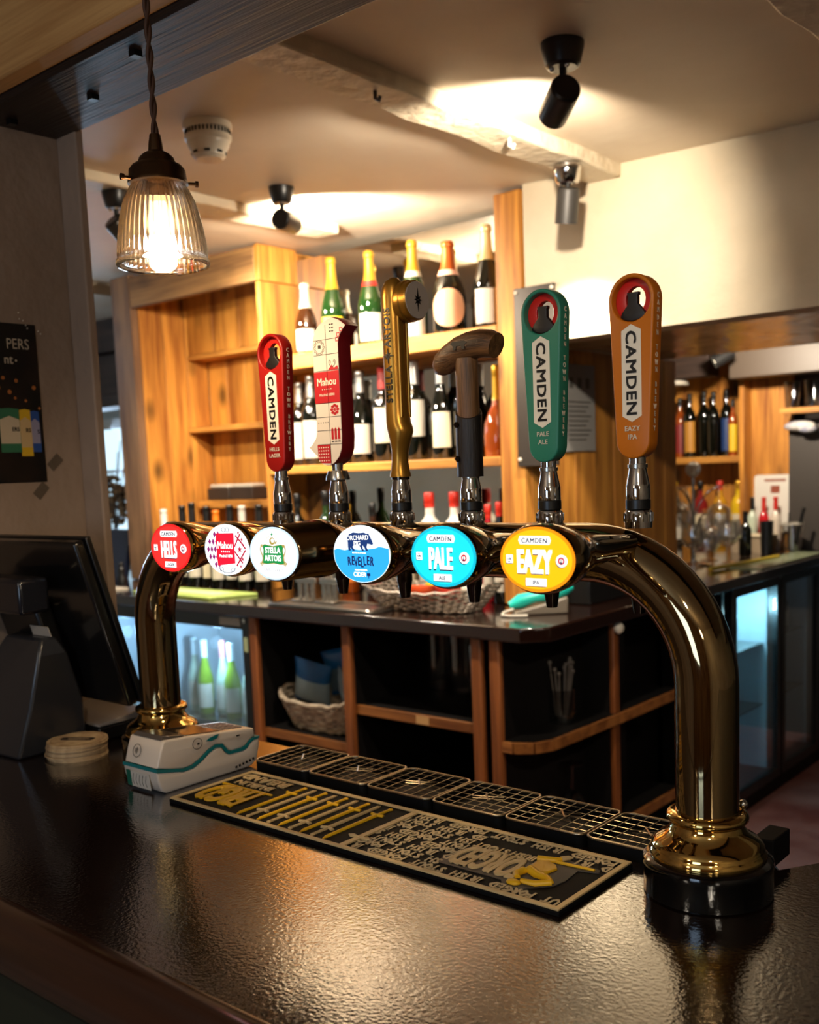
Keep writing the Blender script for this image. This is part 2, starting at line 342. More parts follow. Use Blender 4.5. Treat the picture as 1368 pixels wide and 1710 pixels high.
# ================================================================== BAR COUNTER
bar = thing('bar_counter', 'long dark lacquered wooden bar counter with moulded front edge', 'counter')
poly = [(-1.468, -.545), (1.5, -.545), (1.5, 1.5), (.95, 1.5), (.046, .112), (.0, .175), (-1.397, .175), (-1.397, .102), (-1.468, .102)]
P(bar, 'worktop', bartop, MB().prism(poly, B-.035, B), bevel=.004)
prof = [(-.53, B+.002), (-.552, B+.004), (-.562, B-.001), (-.566, B-.010), (-.578, B-.012), (-.592, B-.018), (-.600, B-.030), (-.596, B-.042), (-.580, B-.050), (-.572, B-.062), (-.556, B-.072), (-.530, B-.074)]
ml = MB(); ml.loft([[(x, yy, zz) for yy, zz in prof] for x in (-1.468, 1.5)])
P(bar, 'moulding', moulding, ml, smooth=60)
P(bar, 'front_panel', mat('dark_green_panel', '#1c2216', .5), MB().box(-1.466, -.53, .0, 1.5, -.48, B-.07))
P(bar, 'carcass', darkwood, MB().box(-1.465, -.48, .0, 1.49, .06, B-.035))

# ================================================================== BEER TAP TOWER
tower = thing('beer_tap_tower', 'polished bronze pipe bridge of six beer taps standing on the bar', 'beer tap tower', (0, 0, B))
LX = -1.0924; RZ = .41; BR = .155; PR = .0375
pts = [(LX, 0, .07), (LX, 0, RZ-BR)]
for i in range(1, 15): a = pi/2*i/14; pts.append((LX+BR-BR*cos(a), 0, RZ-BR+BR*sin(a)))
for i in range(1, 6): pts.append((LX+BR+(-LX-2*BR)*i/6, 0, RZ))
for i in range(0, 15): a = pi/2*i/14; pts.append((-BR+BR*sin(a), 0, RZ-BR+BR*cos(a)))
pts.append((0, 0, .07))
P(tower, 'pipe', brass, MB().tube(pts, PR, 48), smooth=60)
for x in (LX, 0):
    b = P(tower, 'base_plinth', blackgloss, MB().lathe([(.075, 0), (.0765, .002), (.0765, .034), (.0775, .037), (.0765, .043), (.072, .046), (.01, .046)], 56), loc=(x, 0, 0))
    P(b, 'brass_flange', gold, MB().lathe([(.068, .045), (.0695, .047), (.0695, .053), (.067, .0555), (.0665, .058), (.0655, .062), (.060, .067), (.053, .071), (.047, .0765), (.0435, .083), (.0425, .087), (.0455, .0885), (.0485, .092), (.0487, .096), (.0465, .0995), (.042, .101), (.0378, .101)], 64), smooth=60)
    if x == 0: P(b, 'grub_screw', chrome, MB().ball(.006, (.034, .026, .107), 14))
TX = [-.7227+.1272*i for i in range(6)]

# --- parts that repeat at every tap
def tap_body(x, wide=False):
    m = MB(); m.lathe([(.0165, .032), (.0172, .040), (.0172, .050), (.0155, .0535), (.0135, .0545), (.0135, .0670)], 32)
    for k in range(18): a = 2*pi*k/18; m.cyl(.0016, .040, .0505, 6, T(.0170*cos(a), .0170*sin(a), 0))
    z0 = .0665
    m.lathe([(.0145, z0), (.0147, z0+.001), (.0147, z0+.0175), (.0142, z0+.019), (.0108, z0+.0365), (.0105, z0+.0385), (.006, z0+.0385)], 32)
    o = P(tower, 'tap_body', chrome, m, loc=(x, 0, RZ))
    P(o, 'grip_band', black, MB().lathe([(.0138, .0545), (.0152, .0552), (.0152, .0662), (.0145, .0670)], 32))
    k = MB(); k.lathe([(.010, .1045), (.012, .1048), (.012, .1092), (.0102, .1098)], 28)
    P(o, 'locknut', steel, k)
    return o
def spout(x):
    m = MB(); m.lathe([(.0115, -.030), (.0115, -.048), (.0105, -.052), (.0072, -.0735), (.0060, -.0735)], 24)
    P(tower, 'spout', gunmetal, m, loc=(x, 0.0, RZ))
def badge_body(x, yf, name='badge', drum=0, rim=brass, label=None):
    """oval lamp housing on a tapering neck in front of the pipe; yf = face distance"""
    a, b = .0500, .0378
    o = MB(); n = 48; secs = []
    def ring(sa, sb, yy): return [(sa*cos(2*pi*i/n), yy, sb*sin(2*pi*i/n)) for i in range(n)]
    d = yf
    e_ = .034 if drum else 0
    L = [(.0100, .0115, -.020), (.0115, .0130, -.045), (.0145, .0160, -.080), (.0180, .0190, -.112+e_*.3), (.0230, .0230, -.140+e_*.6), (.0330, .0290, -.164+e_*.7), (.0430, .0345, -.186+e_*.9), (.0480, .0367, -.200+e_)]
    if drum: L += [(a+.0012, b+.001, -.172), (a+.0012, b+.001, -.184), (a-.001, b-.001, -.186), (a-.001, b-.001, -(d-.004)), (a-.0045, b-.0045, -d)]
    else: L += [(a, b, -(d-.016)), (a+.0005, b+.0005, -(d-.006)), (a-.0025, b-.0025, -d)]
    for sa, sb, yy in L: secs.append(ring(sa, sb, yy))
    o.loft(secs)
    ob = P(tower, name, rim, o, label, smooth=50, loc=(x, 0, RZ+.014))
    return ob
def badge_art(ob, yf):
    """layer(z) -> matrix on the badge face"""
    cnt = [0]
    def put(name, m, fn, label=None, step=1):
        cnt[0] += step; mb = MB(); fn(mb, face_y(0, -yf-.0003*cnt[0], 0)); return P(ob, name, m, mb, label, smooth=0)
    return put
YF = .226
navy = glow('lit_navy', '#0d1a4a', .7); litwhite = glow('lit_white', '#fffdf8', 1.15)
def moved(M, x, y, a=0): return M @ Matrix.Translation((x, y, 0)) @ Matrix.Rotation(a, 4, 'Z')
def camden(x, col, rimcol, big, small, pct, label, glowrim):
    ob = badge_body(x, YF, 'badge', 0, glowrim, label)
    put = badge_art(ob, YF)
    put('face', glow('lit_'+big.lower()+'_rim', rimcol, 1.0), lambda m, M: m.shape([ell(.0472, .0350)], .0002, M))
    put('face_field', glow('lit_'+big.lower()+'_face', col, 1.05), lambda m, M: m.shape([ell(.0438, .0318)], .0002, M))
    def plaque(m, M):
        m.shape([[(-.0225, .0205), (-.0205, .0250), (.0165, .0250), (.0185, .0205), (.0165, .0160), (-.0205, .0160)]], .0002, M)
        m.shape([rrect(.026, .0082, .0006, 3, -.001, -.0243)], .0002, M)
        m.shape([rrect(.0085, .0092, .0006, 3, -.0345, 0)], .0002, M)
        m.shape([ell(.0069, .0066, 28, .0312, -.0008)], .0002, M)
    def shadow(m, M):
        m.shape([rrect(.026, .0082, .0006, 3, -.0018, -.0252)], .0001, M)
        m.shape([rrect(.0085, .0092, .0006, 3, -.0354, -.0008)], .0001, M)
        m.shape([ell(.0069, .0066, 28, .0304, -.0018)], .0001, M)
        w = .0135 if big != 'EAZY' else .0150
        m.text(big, .0255, moved(M, -.0032-.0006, -.0142-.0014), .0001, .030, SX[big], bev=0)
    SX = {'HELLS': .40, 'PALE': .46, 'EAZY': .52}
    put('drop_shadow', navy, shadow)
    put('plaques', litwhite, plaque)
    put('brand_lettering', litwhite, lambda m, M: m.text(big, .0255, moved(M, -.0030, -.0142), .0002, .030 if big != 'EAZY' else .042, SX[big]))
    def small_t(m, M):
        m.text('CAMDEN', .0054, moved(M, -.002, .0177), .0001, .030, .98, space=1.12)
        m.text(small, .0044, moved(M, -.001, -.0265), .0001, .030, 1.0)
        m.text(pct, .0026, moved(M, -.0345, -.0012), .0001, .03, .8)
        m.shape([rrect(.002, .0008, .0002, 2, -.0345, .0028)], .0001, M); m.shape([rrect(.003, .0008, .0002, 2, -.0345, -.0030)], .0001, M)
    put('small_lettering', navy, small_t)
    put('roundel', glow('lit_roundel_red', '#c81e32', .9), lambda m, M: m.shape([ell(.0040, .0040, 24, .0312, -.0008), ell(.0022, .0022, 20, .0312, -.0008)], .0001, M))
    put('roundel_figure', navy, lambda m, M: m.shape([[(.0300, -.0042), (.0304, -.0020), (.0308, -.0012), (.0308, .0012), (.0316, .0012), (.0316, -.0012), (.0320, -.0020), (.0324, -.0042)]], .0001, M))
    return ob
camden(TX[0], '#f02a26', '#d81c1c', 'HELLS', 'LAGER', '4.6%', 'red oval lit badge reading CAMDEN HELLS LAGER', gold)
camden(TX[4], '#10cfe0', '#00b4cc', 'PALE', 'ALE', '4.0%', 'turquoise oval lit badge reading CAMDEN PALE ALE', brass)
camden(TX[5], '#ffb400', '#ff8c00', 'EAZY', 'IPA', '5.0%', 'orange oval lit badge reading CAMDEN EAZY IPA', brass)
# --- second badge
ob = badge_body(TX[1], YF, 'badge', 0, gold, 'white oval lit badge with red square reading Mahou'); put = badge_art(ob, YF)
put('face', glow('lit_pale_face', '#f4fbff', 1.05), lambda m, M: m.shape([ell(.0475, .0353)], .0002, M))
def lattice(m, M):
    for i in range(4):
        for j in range(5):
            x, y = -.0395+.0075*i+(.0037 if j % 2 else 0), -.021+.0105*j
            if (x/.043)**2+(y/.032)**2 < .92 and x < -.014: m.shape([[(x-.0031, y), (x, y+.0046), (x+.0031, y), (x, y-.0046)]], .0001, M)
put('lattice', glow('lit_purple', '#8e1d6e', .9), lattice)
def diamonds(m, M):
    for a, b in (((.017, .004), (.030, .022)), ((.030, .012), (.040, .002)), ((.017, -.002), (.033, -.018)), ((.020, .020), (.037, .006)), ((.020, -.022), (.040, .000))):
        dx, dy = b[0]-a[0], b[1]-a[1]; l = math.hypot(dx, dy); nx, ny = -dy/l*.0011, dx/l*.0011
        m.shape([[(a[0]+nx, a[1]+ny), (b[0]+nx, b[1]+ny), (b[0]-nx, b[1]-ny), (a[0]-nx, a[1]-ny)]], .0001, M)
    for cx, cy, r in ((.028, .001, .0052), (.033, .0145, .0030), (.033, -.0125, .0032), (.0265, .0235, .0026), (.0285, -.0225, .0026)): m.shape([star(r, r*.42, 5, cx, cy)], .0001, M)
put('tile_pattern', glow('lit_crimson', '#b41236', .9), diamonds)
def lines(m, M):
    m.tube([(.017*cos(t), -.024+.008*sin(t), 0) for t in [pi*(1+i/16) for i in range(17)]], .0004, 5, M=M)
    for s in (-1, 1):
        m.tube([(s*.004+.0035*cos(t), .0275+.003*sin(t), 0) for t in [2*pi*i/14 for i in range(15)]], .0003, 5, M=M)
        m.tube([(s*.012+.0035*cos(t), -.0275+.003*sin(t), 0) for t in [2*pi*i/14 for i in range(15)]], .0003, 5, M=M)
put('line_art', navy, lines)
put('red_square', glow('lit_red_square', '#ee1030', 1.0), lambda m, M: m.shape([[(-.0205, .0225), (.0170, .0232), (.0178, -.0185), (-.0195, -.0225)]], .0002, M))
def mah(m, M):
    m.text('Mahou', .0100, moved(M, -.0015, .0015), .0002, .022, .86)
    for k in range(5): m.shape([star(.0016, .0007, 5, -.0095+.0040*k, -.0026)], .0001, M)
    m.text('Madrid 1890', .0040, moved(M, -.001, -.0105), .0001, .02, 1.0)
put('brand_lettering', litwhite, mah)
# --- third badge
YS = .2545
ob = badge_body(TX[2], YS, 'badge', 1, mat('antique_brass', '#7a6140', .14, 1), 'white oval lit badge with green crest reading STELLA ARTOIS UNFILTERED'); put = badge_art(ob, YS)
put('face', glow('lit_blue_rim', '#c3d6e8', 1.0), lambda m, M: m.shape([ell(.0462, .0342)], .0002, M))
put('face_field', glow('lit_white_field', '#f7fbff', 1.08), lambda m, M: m.shape([ell(.0432, .0318)], .0002, M))
litgold = glow('lit_gold', '#b59a4a', .8); litgreen = glow('lit_green', '#0a8a44', .95)
crest = [(-.0195, .0098), (-.0150, .0112), (0, .0090), (.0150, .0112), (.0195, .0098), (.0175, .0040), (.0190, -.0050), (.0200, -.0125), (.0120, -.0132), (0, -.0118), (-.0120, -.0132), (-.0200, -.0125), (-.0190, -.0050), (-.0175, .0040)]
put('crest_outline', litgold, lambda m, M: m.shape([[(x*1.05, y*1.07) for x, y in crest]], .0001, M))
put('crest', litgreen, lambda m, M: m.shape([crest], .0001, M))
def swirls(m, M):
    for s in (-1, 1):
        m.tube([(s*(.0215+.0020*sin(t*2.2)), .0105-.024*t/pi, 0) for t in [pi*i/18 for i in range(19)]], .0008, 6, M=M)
        for cx, cy, r in ((.0222, -.0135, .0030), (.0205, .0095, .0020)):
            m.tube([(s*(cx+r*(1-i/22)*cos(i*.5)), cy+r*(1-i/22)*sin(i*.5), 0) for i in range(16)], .0006, 5, M=M)
    m.shape([ell(.0052, .0048, 20, -.0005, .0160), ell(.0030, .0028, 16, .0002, .0168)], .0001, M); m.shape([[(.003, .013), (.0085, .0175), (.007, .0125)]], .0001, M)
    for k in range(-3, 4):
        if k: m.shape([ell(.0006, .0006, 8, .0032*k, .0235-.0004*k*k)], .0001, M)
put('gold_scrolls', litgold, swirls)
put('star', litgreen, lambda m, M: m.shape([star(.0030, .0009, 4, -.0002, .0245)], .0001, M))
def ste(m, M):
    m.text('STELLA', .0076, moved(M, 0, .0008), .0001, .035, .86); m.text('ARTOIS', .0076, moved(M, 0, -.0092), .0001, .035, .88)
put('brand_lettering', litwhite, ste)
put('small_lettering', glow('lit_grey', '#a9a6a8', .8), lambda m, M: m.text('UNFILTERED', .0040, moved(M, 0, -.0228), .0001, 0, .95, space=1.25))
# --- fourth badge
ob = badge_body(TX[3], YF, 'badge', 0, brass, 'blue and white oval lit badge with a pig reading REVELLER CIDER'); put = badge_art(ob, YF)
put('face', glow('lit_ice', '#e9f6ff', 1.05), lambda m, M: m.shape([ell(.0472, .0352)], .0002, M))
def sea(m, M):
    p = [(.0462*cos(t), .0345*sin(t)) for t in [pi+.18-.0+(pi-.40)*i/30 for i in range(31)]]
    top = [(.0450, .0070), (.036, .0085), (.030, .0092), (.022, .0070), (.010, .0058), (-.004, .0048), (-.016, .0060), (-.028, .0040), (-.040, .0058), (-.0460, .0040)]
    m.shape([p+top], .0001, M)
put('sea', glow('lit_blue', '#2aa4ee', 1.0), sea)
pig = [(-.0215, .0140), (-.0225, .0190), (-.0190, .0240), (-.0120, .0262), (-.0030, .0255), (.0060, .0262), (.0110, .0245), (.0130, .0255), (.0150, .0225), (.0185, .0170), (.0205, .0130), (.0190, .0112), (.0150, .0122), (.0110, .0128), (.0095, .0085), (.0120, .0040), (.0085, .0036), (.0060, .0080), (.0025, .0110), (.0030, .0070), (.0055, .0036), (.0020, .0036), (-.0010, .0085), (-.0040, .0118), (-.0110, .0112), (-.0140, .0085), (-.0100, .0040), (-.0135, .0036), (-.0175, .0080), (-.0170, .0040), (-.0205, .0036), (-.0215, .0085)]
put('pig', glow('lit_pig_navy', '#10336e', .9), lambda m, M: m.shape([pig], .0001, M))
def orc(m, M):
    m.text('ORCHARD', .0060, moved(M, -.0050, .0172, .03), .0001, .018, .92); m.text('PIG', .0056, moved(M, -.0060, .0106), .0001, .02, 1.0)
    m.text('ROOTED IN SOMERSET', .0017, moved(M, -.003, .0005), .0001, .02, .95); m.text('MEDIUM SPARKLING', .0018, moved(M, -.001, -.0205), .0001, .04, .9)
    m.text('CIDER', .0058, moved(M, -.0035, -.0278), .0001, .03, .95)
put('white_lettering', litwhite, orc)
def rev(m, M):
    xs = [-.0195, -.0140, -.0085, -.0035, .0015, .0063, .0115, .0175]; ay = [.0, .001, -.0008, .0004, -.0016, .0008, .0016, .0006]
    for ch, x, dy, a in zip('REVELLER', xs, ay, (.06, -.05, .03, -.04, .02, .05, -.03, -.06)): m.text(ch, .0112, moved(M, x, -.0145+dy, a), .0001, .03, .62)
    m.shape([rrect(.0055, .0036, .0005, 3, .0115, -.0250)], .0001, M); m.shape([rrect(.001, .003, .0002, 2, .0115, -.028)], .0001, M)
put('brand_lettering', glow('lit_deep_navy', '#0b2057', .9), rev)

# --- handles
def paddle(w_top, w_bot, h, hole=None, n=20):
    p = []; R = w_top/2; r = w_bot/2
    for i in range(n+1): a = pi*i/n; p.append((R*cos(a), h-R+R*sin(a)))
    for i in range(n+1): a = pi+pi*i/n; p.append((r*cos(a), r*.95+r*.95*sin(a)))
    return p
def camden_handle(x, col, name, l1, l2, zb):
    body = mat('painted_handle_'+name, col, .38, spec=.4)
    Hh, th = .218, .0235; wt, wb = .0600, .0440; zc = Hh-wt/2-.0005
    m = MB(); out = paddle(wt, wb, Hh)
    m.shape([out, ell(.0253, .0253, 36, 0, zc)], th/2, face_y(0, 0, 0), bev=.0022)
    o = P(tower, 'tap_handle', body, m, f'{name} paddle tap handle reading CAMDEN {l1} {l2}', smooth=40, loc=(x, 0, RZ+zb))
    P(o, 'ferrule', chrome, MB().lathe([(.0100, -.0135), (.0100, .0015), (.012, .004)], 28))
    P(o, 'ring', mat('glossy_red_ring', '#c8231c', .3) if 'glossy_red_ring' not in bpy.data.materials else bpy.data.materials['glossy_red_ring'],
      MB().shape([ell(.0254, .0254, 36, 0, zc), ell(.0128, .0150, 32, .0012, zc+.0010)], .0045, face_y(0, .003, 0), bev=.0008))
    bt = [(-.0165, zc-.0185), (-.0145, zc-.0140), (-.0100, zc-.0085), (-.0062, zc-.0045), (-.0062, zc+.0055), (-.0075, zc+.0060), (-.0075, zc+.0092), (.0075, zc+.0092), (.0075, zc+.0060), (.0062, zc+.0055), (.0062, zc-.0045), (.0100, zc-.0085), (.0145, zc-.0140), (.0165, zc-.0185), (.010, zc-.0228), (0, zc-.0245), (-.010, zc-.0228)]
    P(o, 'bottle_emblem', mat('matt_black_emblem', '#15110f', .45), MB().shape([bt], .0035, face_y(0, -.0035, 0), bev=.0008))
    f = -th/2-.0002
    hx = [(-.0128, .0510), (0, .0440), (.0128, .0510), (.0128, .1520), (0, .1590), (-.0128, .1520)]
    P(o, 'plaque', white, MB().shape([hx], .0003, face_y(0, f, 0)))
    P(o, 'plaque_lettering', black, MB().text('CAMDEN', .0138, face_y(-.0065, f-.0006, .1015, -pi/2), .0002, .040, 1.20, space=1.10))
    lt = MB(); lt.text(l1, .0060, face_y(0, f-.0002, .0335), .0002, .025, 1.0, space=1.05); lt.text(l2, .0060, face_y(0, f-.0002, .0235), .0002, .025, 1.0, space=1.05)
    P(o, 'name_lettering', mat('cream_print', '#cfc4b0', .5), lt)
    s = MB(); word = 'CAMDEN TOWN BREWERY'
    for k, ch in enumerate(word):
        if ch == ' ': continue
        z = .1905-.0086*k
        e = wb/2+(wt/2-wb/2)*min(1, max(0, (z-.02)/(Hh-.05))); s.text(ch, .0062, face_x(e+.0003, 0, z-.003), .0002, .02, .85)
    P(o, 'side_lettering', mat('side_print', '#e6d5bc', .5), s)
    return o
camden_handle(TX[0], '#90140f', 'red', 'HELLS', 'LAGER', .118)
camden_handle(TX[4], '#2c7a62', 'green', 'PALE', 'ALE', .116)
camden_handle(TX[5], '#c06a10', 'orange', 'EAZY', 'IPA', .116)
# tiled red and white handle
mo = [(.010, .000), (.0015, .0105), (-.0075, .0175), (-.019, .0267), (-.0125, .029), (-.0073, .034), (-.002, .040), (.0015, .049), (.0010, .119), (.000, .178), (.0022, .190), (.0073, .2010), (.015, .2080), (.0247, .2130), (.042, .2180), (.058, .2120), (.0715, .2030), (.063, .1960), (.0570, .1880), (.0540, .1780), (.0538, .040), (.052, .022), (.046, .010), (.036, .0015), (.026, -.002), (.018, -.002)]
mo = [(x-.027, y) for x, y in mo]
hm = MB().shape([mo], .0138, face_y(0, 0, 0), bev=.0012)
h = P(tower, 'tap_handle', mat('deep_red_resin', '#7c1016', .3, spec=.5), hm, 'red and white tiled tap handle reading Mahou', smooth=30, loc=(TX[1], 0, RZ+.1265))
P(h, 'ferrule', steel, MB().lathe([(.0085, -.0105), (.0085, .002)], 24).lathe([(.0185, -.0245), (.0188, -.022), (.0150, -.0100), (.006, -.0100)], 36))
f = -.0140
front = [(x*.985, y*.995+.0006) for x, y in mo]
P(h, 'tile_face', mat('cream_tile', '#d6cbbd', .4), MB().shape([front], .0004, face_y(0, f-.0003, 0)))
tl = MB(); Mf = face_y(0, f-.0008, 0)
def hl(x0, x1, y, w=.0004): tl.shape([[(x0, y-w), (x1, y-w), (x1, y+w), (x0, y+w)]], .0001, Mf)
for y in (.030, .051, .071, .092, .140, .164, .186): hl(-.025, .0265, y)
tl.shape([[(.0016, .0), (.0024, .0), (.0024, .207), (.0016, .207)]], .0001, Mf)
for t in range(12): a = 2*pi*t/12; tl.shape([ell(.0022, .0022, 10, -.0125+.0095*cos(a), .175+.0095*sin(a)), ell(.0015, .0015, 8, -.0125+.0095*cos(a), .175+.0095*sin(a))], .0001, Mf)
tl.shape([rrect(.006, .005, .0005, 2, -.012, .176)], .0001, Mf)
tl.tube([(.006+.004*cos(t*.7)+.0011*t, .150+.005*sin(t*.7), 0) for t in range(14)], .0005, 5, M=Mf)
for i in range(5): tl.shape([ell(.0009, .0009, 8, -.021+.005*i, .063)], .0001, Mf)
for i, yy in enumerate((.200, .205, .210)):
    for s_ in (-1, 1): tl.shape([ell(.0022, .0012, 10, .0145+s_*.0024, yy-.003*abs(s_))], .0001, Mf)
for i in range(3): tl.shape([rrect(.005, .0018, .0002, 2, .0075+.0068*i, .034)], .0001, Mf)
P(h, 'tile_lines', mat('dark_print', '#2b2422', .5), tl)
rd = MB(); rd.shape([[(-.0262, .0925), (.0265, .0925), (.0265, .1390), (-.0262, .1390)]], .0001, Mf)
for i in range(3): rd.shape([[(.0050+.0068*i, .037), (.0098+.0068*i, .037), (.0098+.0068*i, .052), (.0074+.0068*i, .055), (.0050+.0068*i, .052)]], .0001, Mf)
rd.shape([[(-.025, .009), (-.018, .002), (.0015, .001), (.0015, .0295), (-.026, .0295)]], .0001, Mf)
P(h, 'red_tiles', mat('red_tile_print', '#b01a22', .45), rd); rd = MB()
for t in range(8):
    a = 2*pi*t/8; rd.shape([ell(.0034, .0022, 12, .0145+.0062*cos(a), .0815+.0062*sin(a), a)], .0001, Mf)
rd.shape([star(.0042, .0018, 8, .0145, .0815)], .0001, Mf)
for cx, cy in ((.0285, .1905), (.0345, .1975), (.0255, .1840)): rd.shape([rrect(.0062, .0062, .0003, 2, cx, cy), rrect(.0036, .0036, .0003, 2, cx, cy)], .0001, Mf)
rd.shape([[(.004, .1405), (.012, .1480), (.017, .1430), (.024, .1460), (.026, .1405)]], .0001, Mf)
P(h, 'red_motifs', bpy.data.materials['red_tile_print'], rd)
wt_ = MB(); Mw = face_y(0, f-.0012, 0)
wt_.text('Mahou', .0115, moved(Mw, 0, .1185), .0001, .02, .95); wt_.text('Madrid 1890', .0040, moved(Mw, 0, .1025), .0001, 0, 1.15)
for i in range(5): wt_.shape([ell(.0009, .0009, 8, -.009+.0045*i, .1125)], .0001, Mw)
for i in range(5):
    for j in range(5): wt_.shape([[(-.0235+.0048*i, .0055+.005*j), (-.0222+.0048*i, .0068+.005*j), (-.0209+.0048*i, .0055+.005*j), (-.0222+.0048*i, .0042+.005*j)]], .0001, Mw)
P(h, 'white_lettering', white, wt_)
# gold handle
gp = mat('satin_gold', '#a9782a', .3, .75)
secs = []; n = 28
for z, rx, ry, ox in ((0, .0158, .0150, 0), (.003, .0158, .0150, 0), (.010, .0140, .0135, 0), (.022, .0120, .0125, .0002), (.036, .0120, .0130, .001), (.050, .0150, .0150, .0025), (.064, .0195, .0175, .0035), (.070, .0200, .0180, .0025), (.078, .0185, .0178, .0005), (.092, .0172, .0172, -.0008), (.12, .0168, .0170, -.0012), (.20, .0166, .0172, -.0015), (.255, .0166, .0176, -.0015), (.268, .0150, .0165, -.0008), (.277, .0110, .0125, .001), (.2815, .005, .006, .003)):
    secs.append([(ox+rx*cos(2*pi*i/n), ry*sin(2*pi*i/n), z) for i in range(n)])
h = P(tower, 'tap_handle', gp, MB().loft(secs), 'gold tap handle reading STELLA ARTOIS with a grey disc at the top', smooth=60, loc=(TX[2], 0, RZ+.1035))
P(h, 'ferrule', gunmetal, MB().lathe([(.0125, -.004), (.0135, -.0035), (.0135, .0005)], 28))
rb = MB(); rb.tube([(.0148, -.009, .085), (.0150, -.009, .24)], .0022, 8).tube([(.0148, .009, .085), (.0150, .009, .24)], .0022, 8)
P(h, 'side_ribs', gp, rb)
zd = .2475
P(h, 'disc_housing', gp, MB().lathe([(.0150, -.006), (.0200, .004), (.0285, .009), (.0295, .012), (.0295, .0190), (.0280, .0210), (.0280, .0290), (.0262, .0310), (.010, .0310)], 48, axis_m((.005, .009, zd), (1, 0, 0))), smooth=30)
P(h, 'disc', mat('warm_grey_enamel', '#a39488', .25), MB().lathe([(.0258, .0305), (.0255, .0323), (.001, .0327)], 48, axis_m((.005, .009, zd), (1, 0, 0))))
bk = mat('black_print', '#120d09', .45)
sm = MB(); sm.shape([star(.0115, .0035, 4), star(.0080, .0022, 4, t0=pi/4+pi/2)], .0002, face_x(.0382, .009, zd))
sm2 = MB(); Mx = face_x(.0382, .009, zd)
for k in range(8): a = pi/2*k/2; sm2.shape([[(.0026*cos(a+1.2), .0026*sin(a+1.2)), ((.0165 if k % 4 == 2 else .0085)*cos(a), (.0165 if k % 4 == 2 else .0085)*sin(a)), (.0026*cos(a-1.2), .0026*sin(a-1.2))]], .0002, Mx)
P(h, 'disc_star', bk, sm2)
tx = MB(); Mt = face_y(-.0015, -.0178, 0)
for word, z0, z1 in (('STELLA', .106, .158), ('ARTOIS', .185, .238)):
    tx.text(word, .0112, Matrix.Rotation(rad(4), 4, 'Z') @ face_y(.0042, -.0170, (z0+z1)/2, pi/2), .0008, .02, .97, space=1.12)
for k in range(8): a = pi/4*k; L_ = (.0105 if k % 2 == 0 else .006); tx.shape([[(.0016*cos(a+1.2)-.001, .0016*sin(a+1.2)+.172), (L_*cos(a)-.001, L_*sin(a)+.172), (.0016*cos(a-1.2)-.001, .0016*sin(a-1.2)+.172)]], .0008, Matrix.Rotation(rad(4), 4, 'Z') @ face_y(0, -.0170, 0))
P(h, 'lettering', bk, tx)
# wooden cane handle
cane = wood('dark_oak_cane', '#7c5431', '#341f0e', 'X', 6, .45, .5, .2, 0)
caneZ = wood('dark_oak_shaft', '#7e5632', '#38210d', 'Z', 6, .45, .5, .2, 0)
burnt = wood('charred_oak', '#241a14', '#0e0a08', 'Z', 6, .4, .6, .2, 0)
h = P(tower, 'tap_handle', caneZ, MB().lathe([(.0155, 0), (.0155, .150), (.0150, .160)], 32), 'dark wooden walking-cane tap handle', smooth=40, loc=(TX[3], 0, RZ+.1005))
P(h, 'ferrule', steel, MB().lathe([(.0125, -.002), (.0125, .003)], 28))
sl = MB(); secs = []
for i in range(9):
    z = .088*i/8; secs.append([((.0182)*cos(2*pi*k/32), .0182*sin(2*pi*k/32), z if i < 8 else .088+.010*sin(2*pi*k/32-.6)) for k in range(32)])
P(h, 'sleeve', burnt, sl.loft(secs), smooth=40)
pth = [(.0500, .172), (.040, .1755), (.025, .1775), (.008, .1765), (-.010, .1725), (-.026, .1650), (-.040, .1560), (-.0480, .1500), (-.0530, .1460)]
rr = [.0168, .0185, .0190, .0188, .0185, .0182, .0170, .0120, .0045]
P(h, 'grip', cane, MB().tube([(x, 0, z) for x, z in pth], rr, 28), smooth=50)
for z in (.025, .071): P(h, 'screw', gunmetal, MB().cyl(.0042, .0, .0195, 16, axis_m((-.0035, 0, z), (-.2, -1, 0))).box(-.004, -.0206, z-.0006, .0035, -.0192, z+.0006, Matrix.Translation((-.0075, .0002, 0))))
br = MB(); Mb = face_y(.004, -.0186, .1755)
br.shape([[(x*.75-.002, y*.5) for x, y in [(-.02, .008), (-.014, .013), (0, .012), (.010, .013), (.018, .006), (.012, .002), (.012, -.010), (.007, -.010), (.004, 0), (-.006, 0), (-.008, -.010), (-.013, -.010), (-.014, 0)]]], .0006, Mb)
P(h, 'burnt_pig_brand', bk, br)
for x in TX: tap_body(x); spout(x)

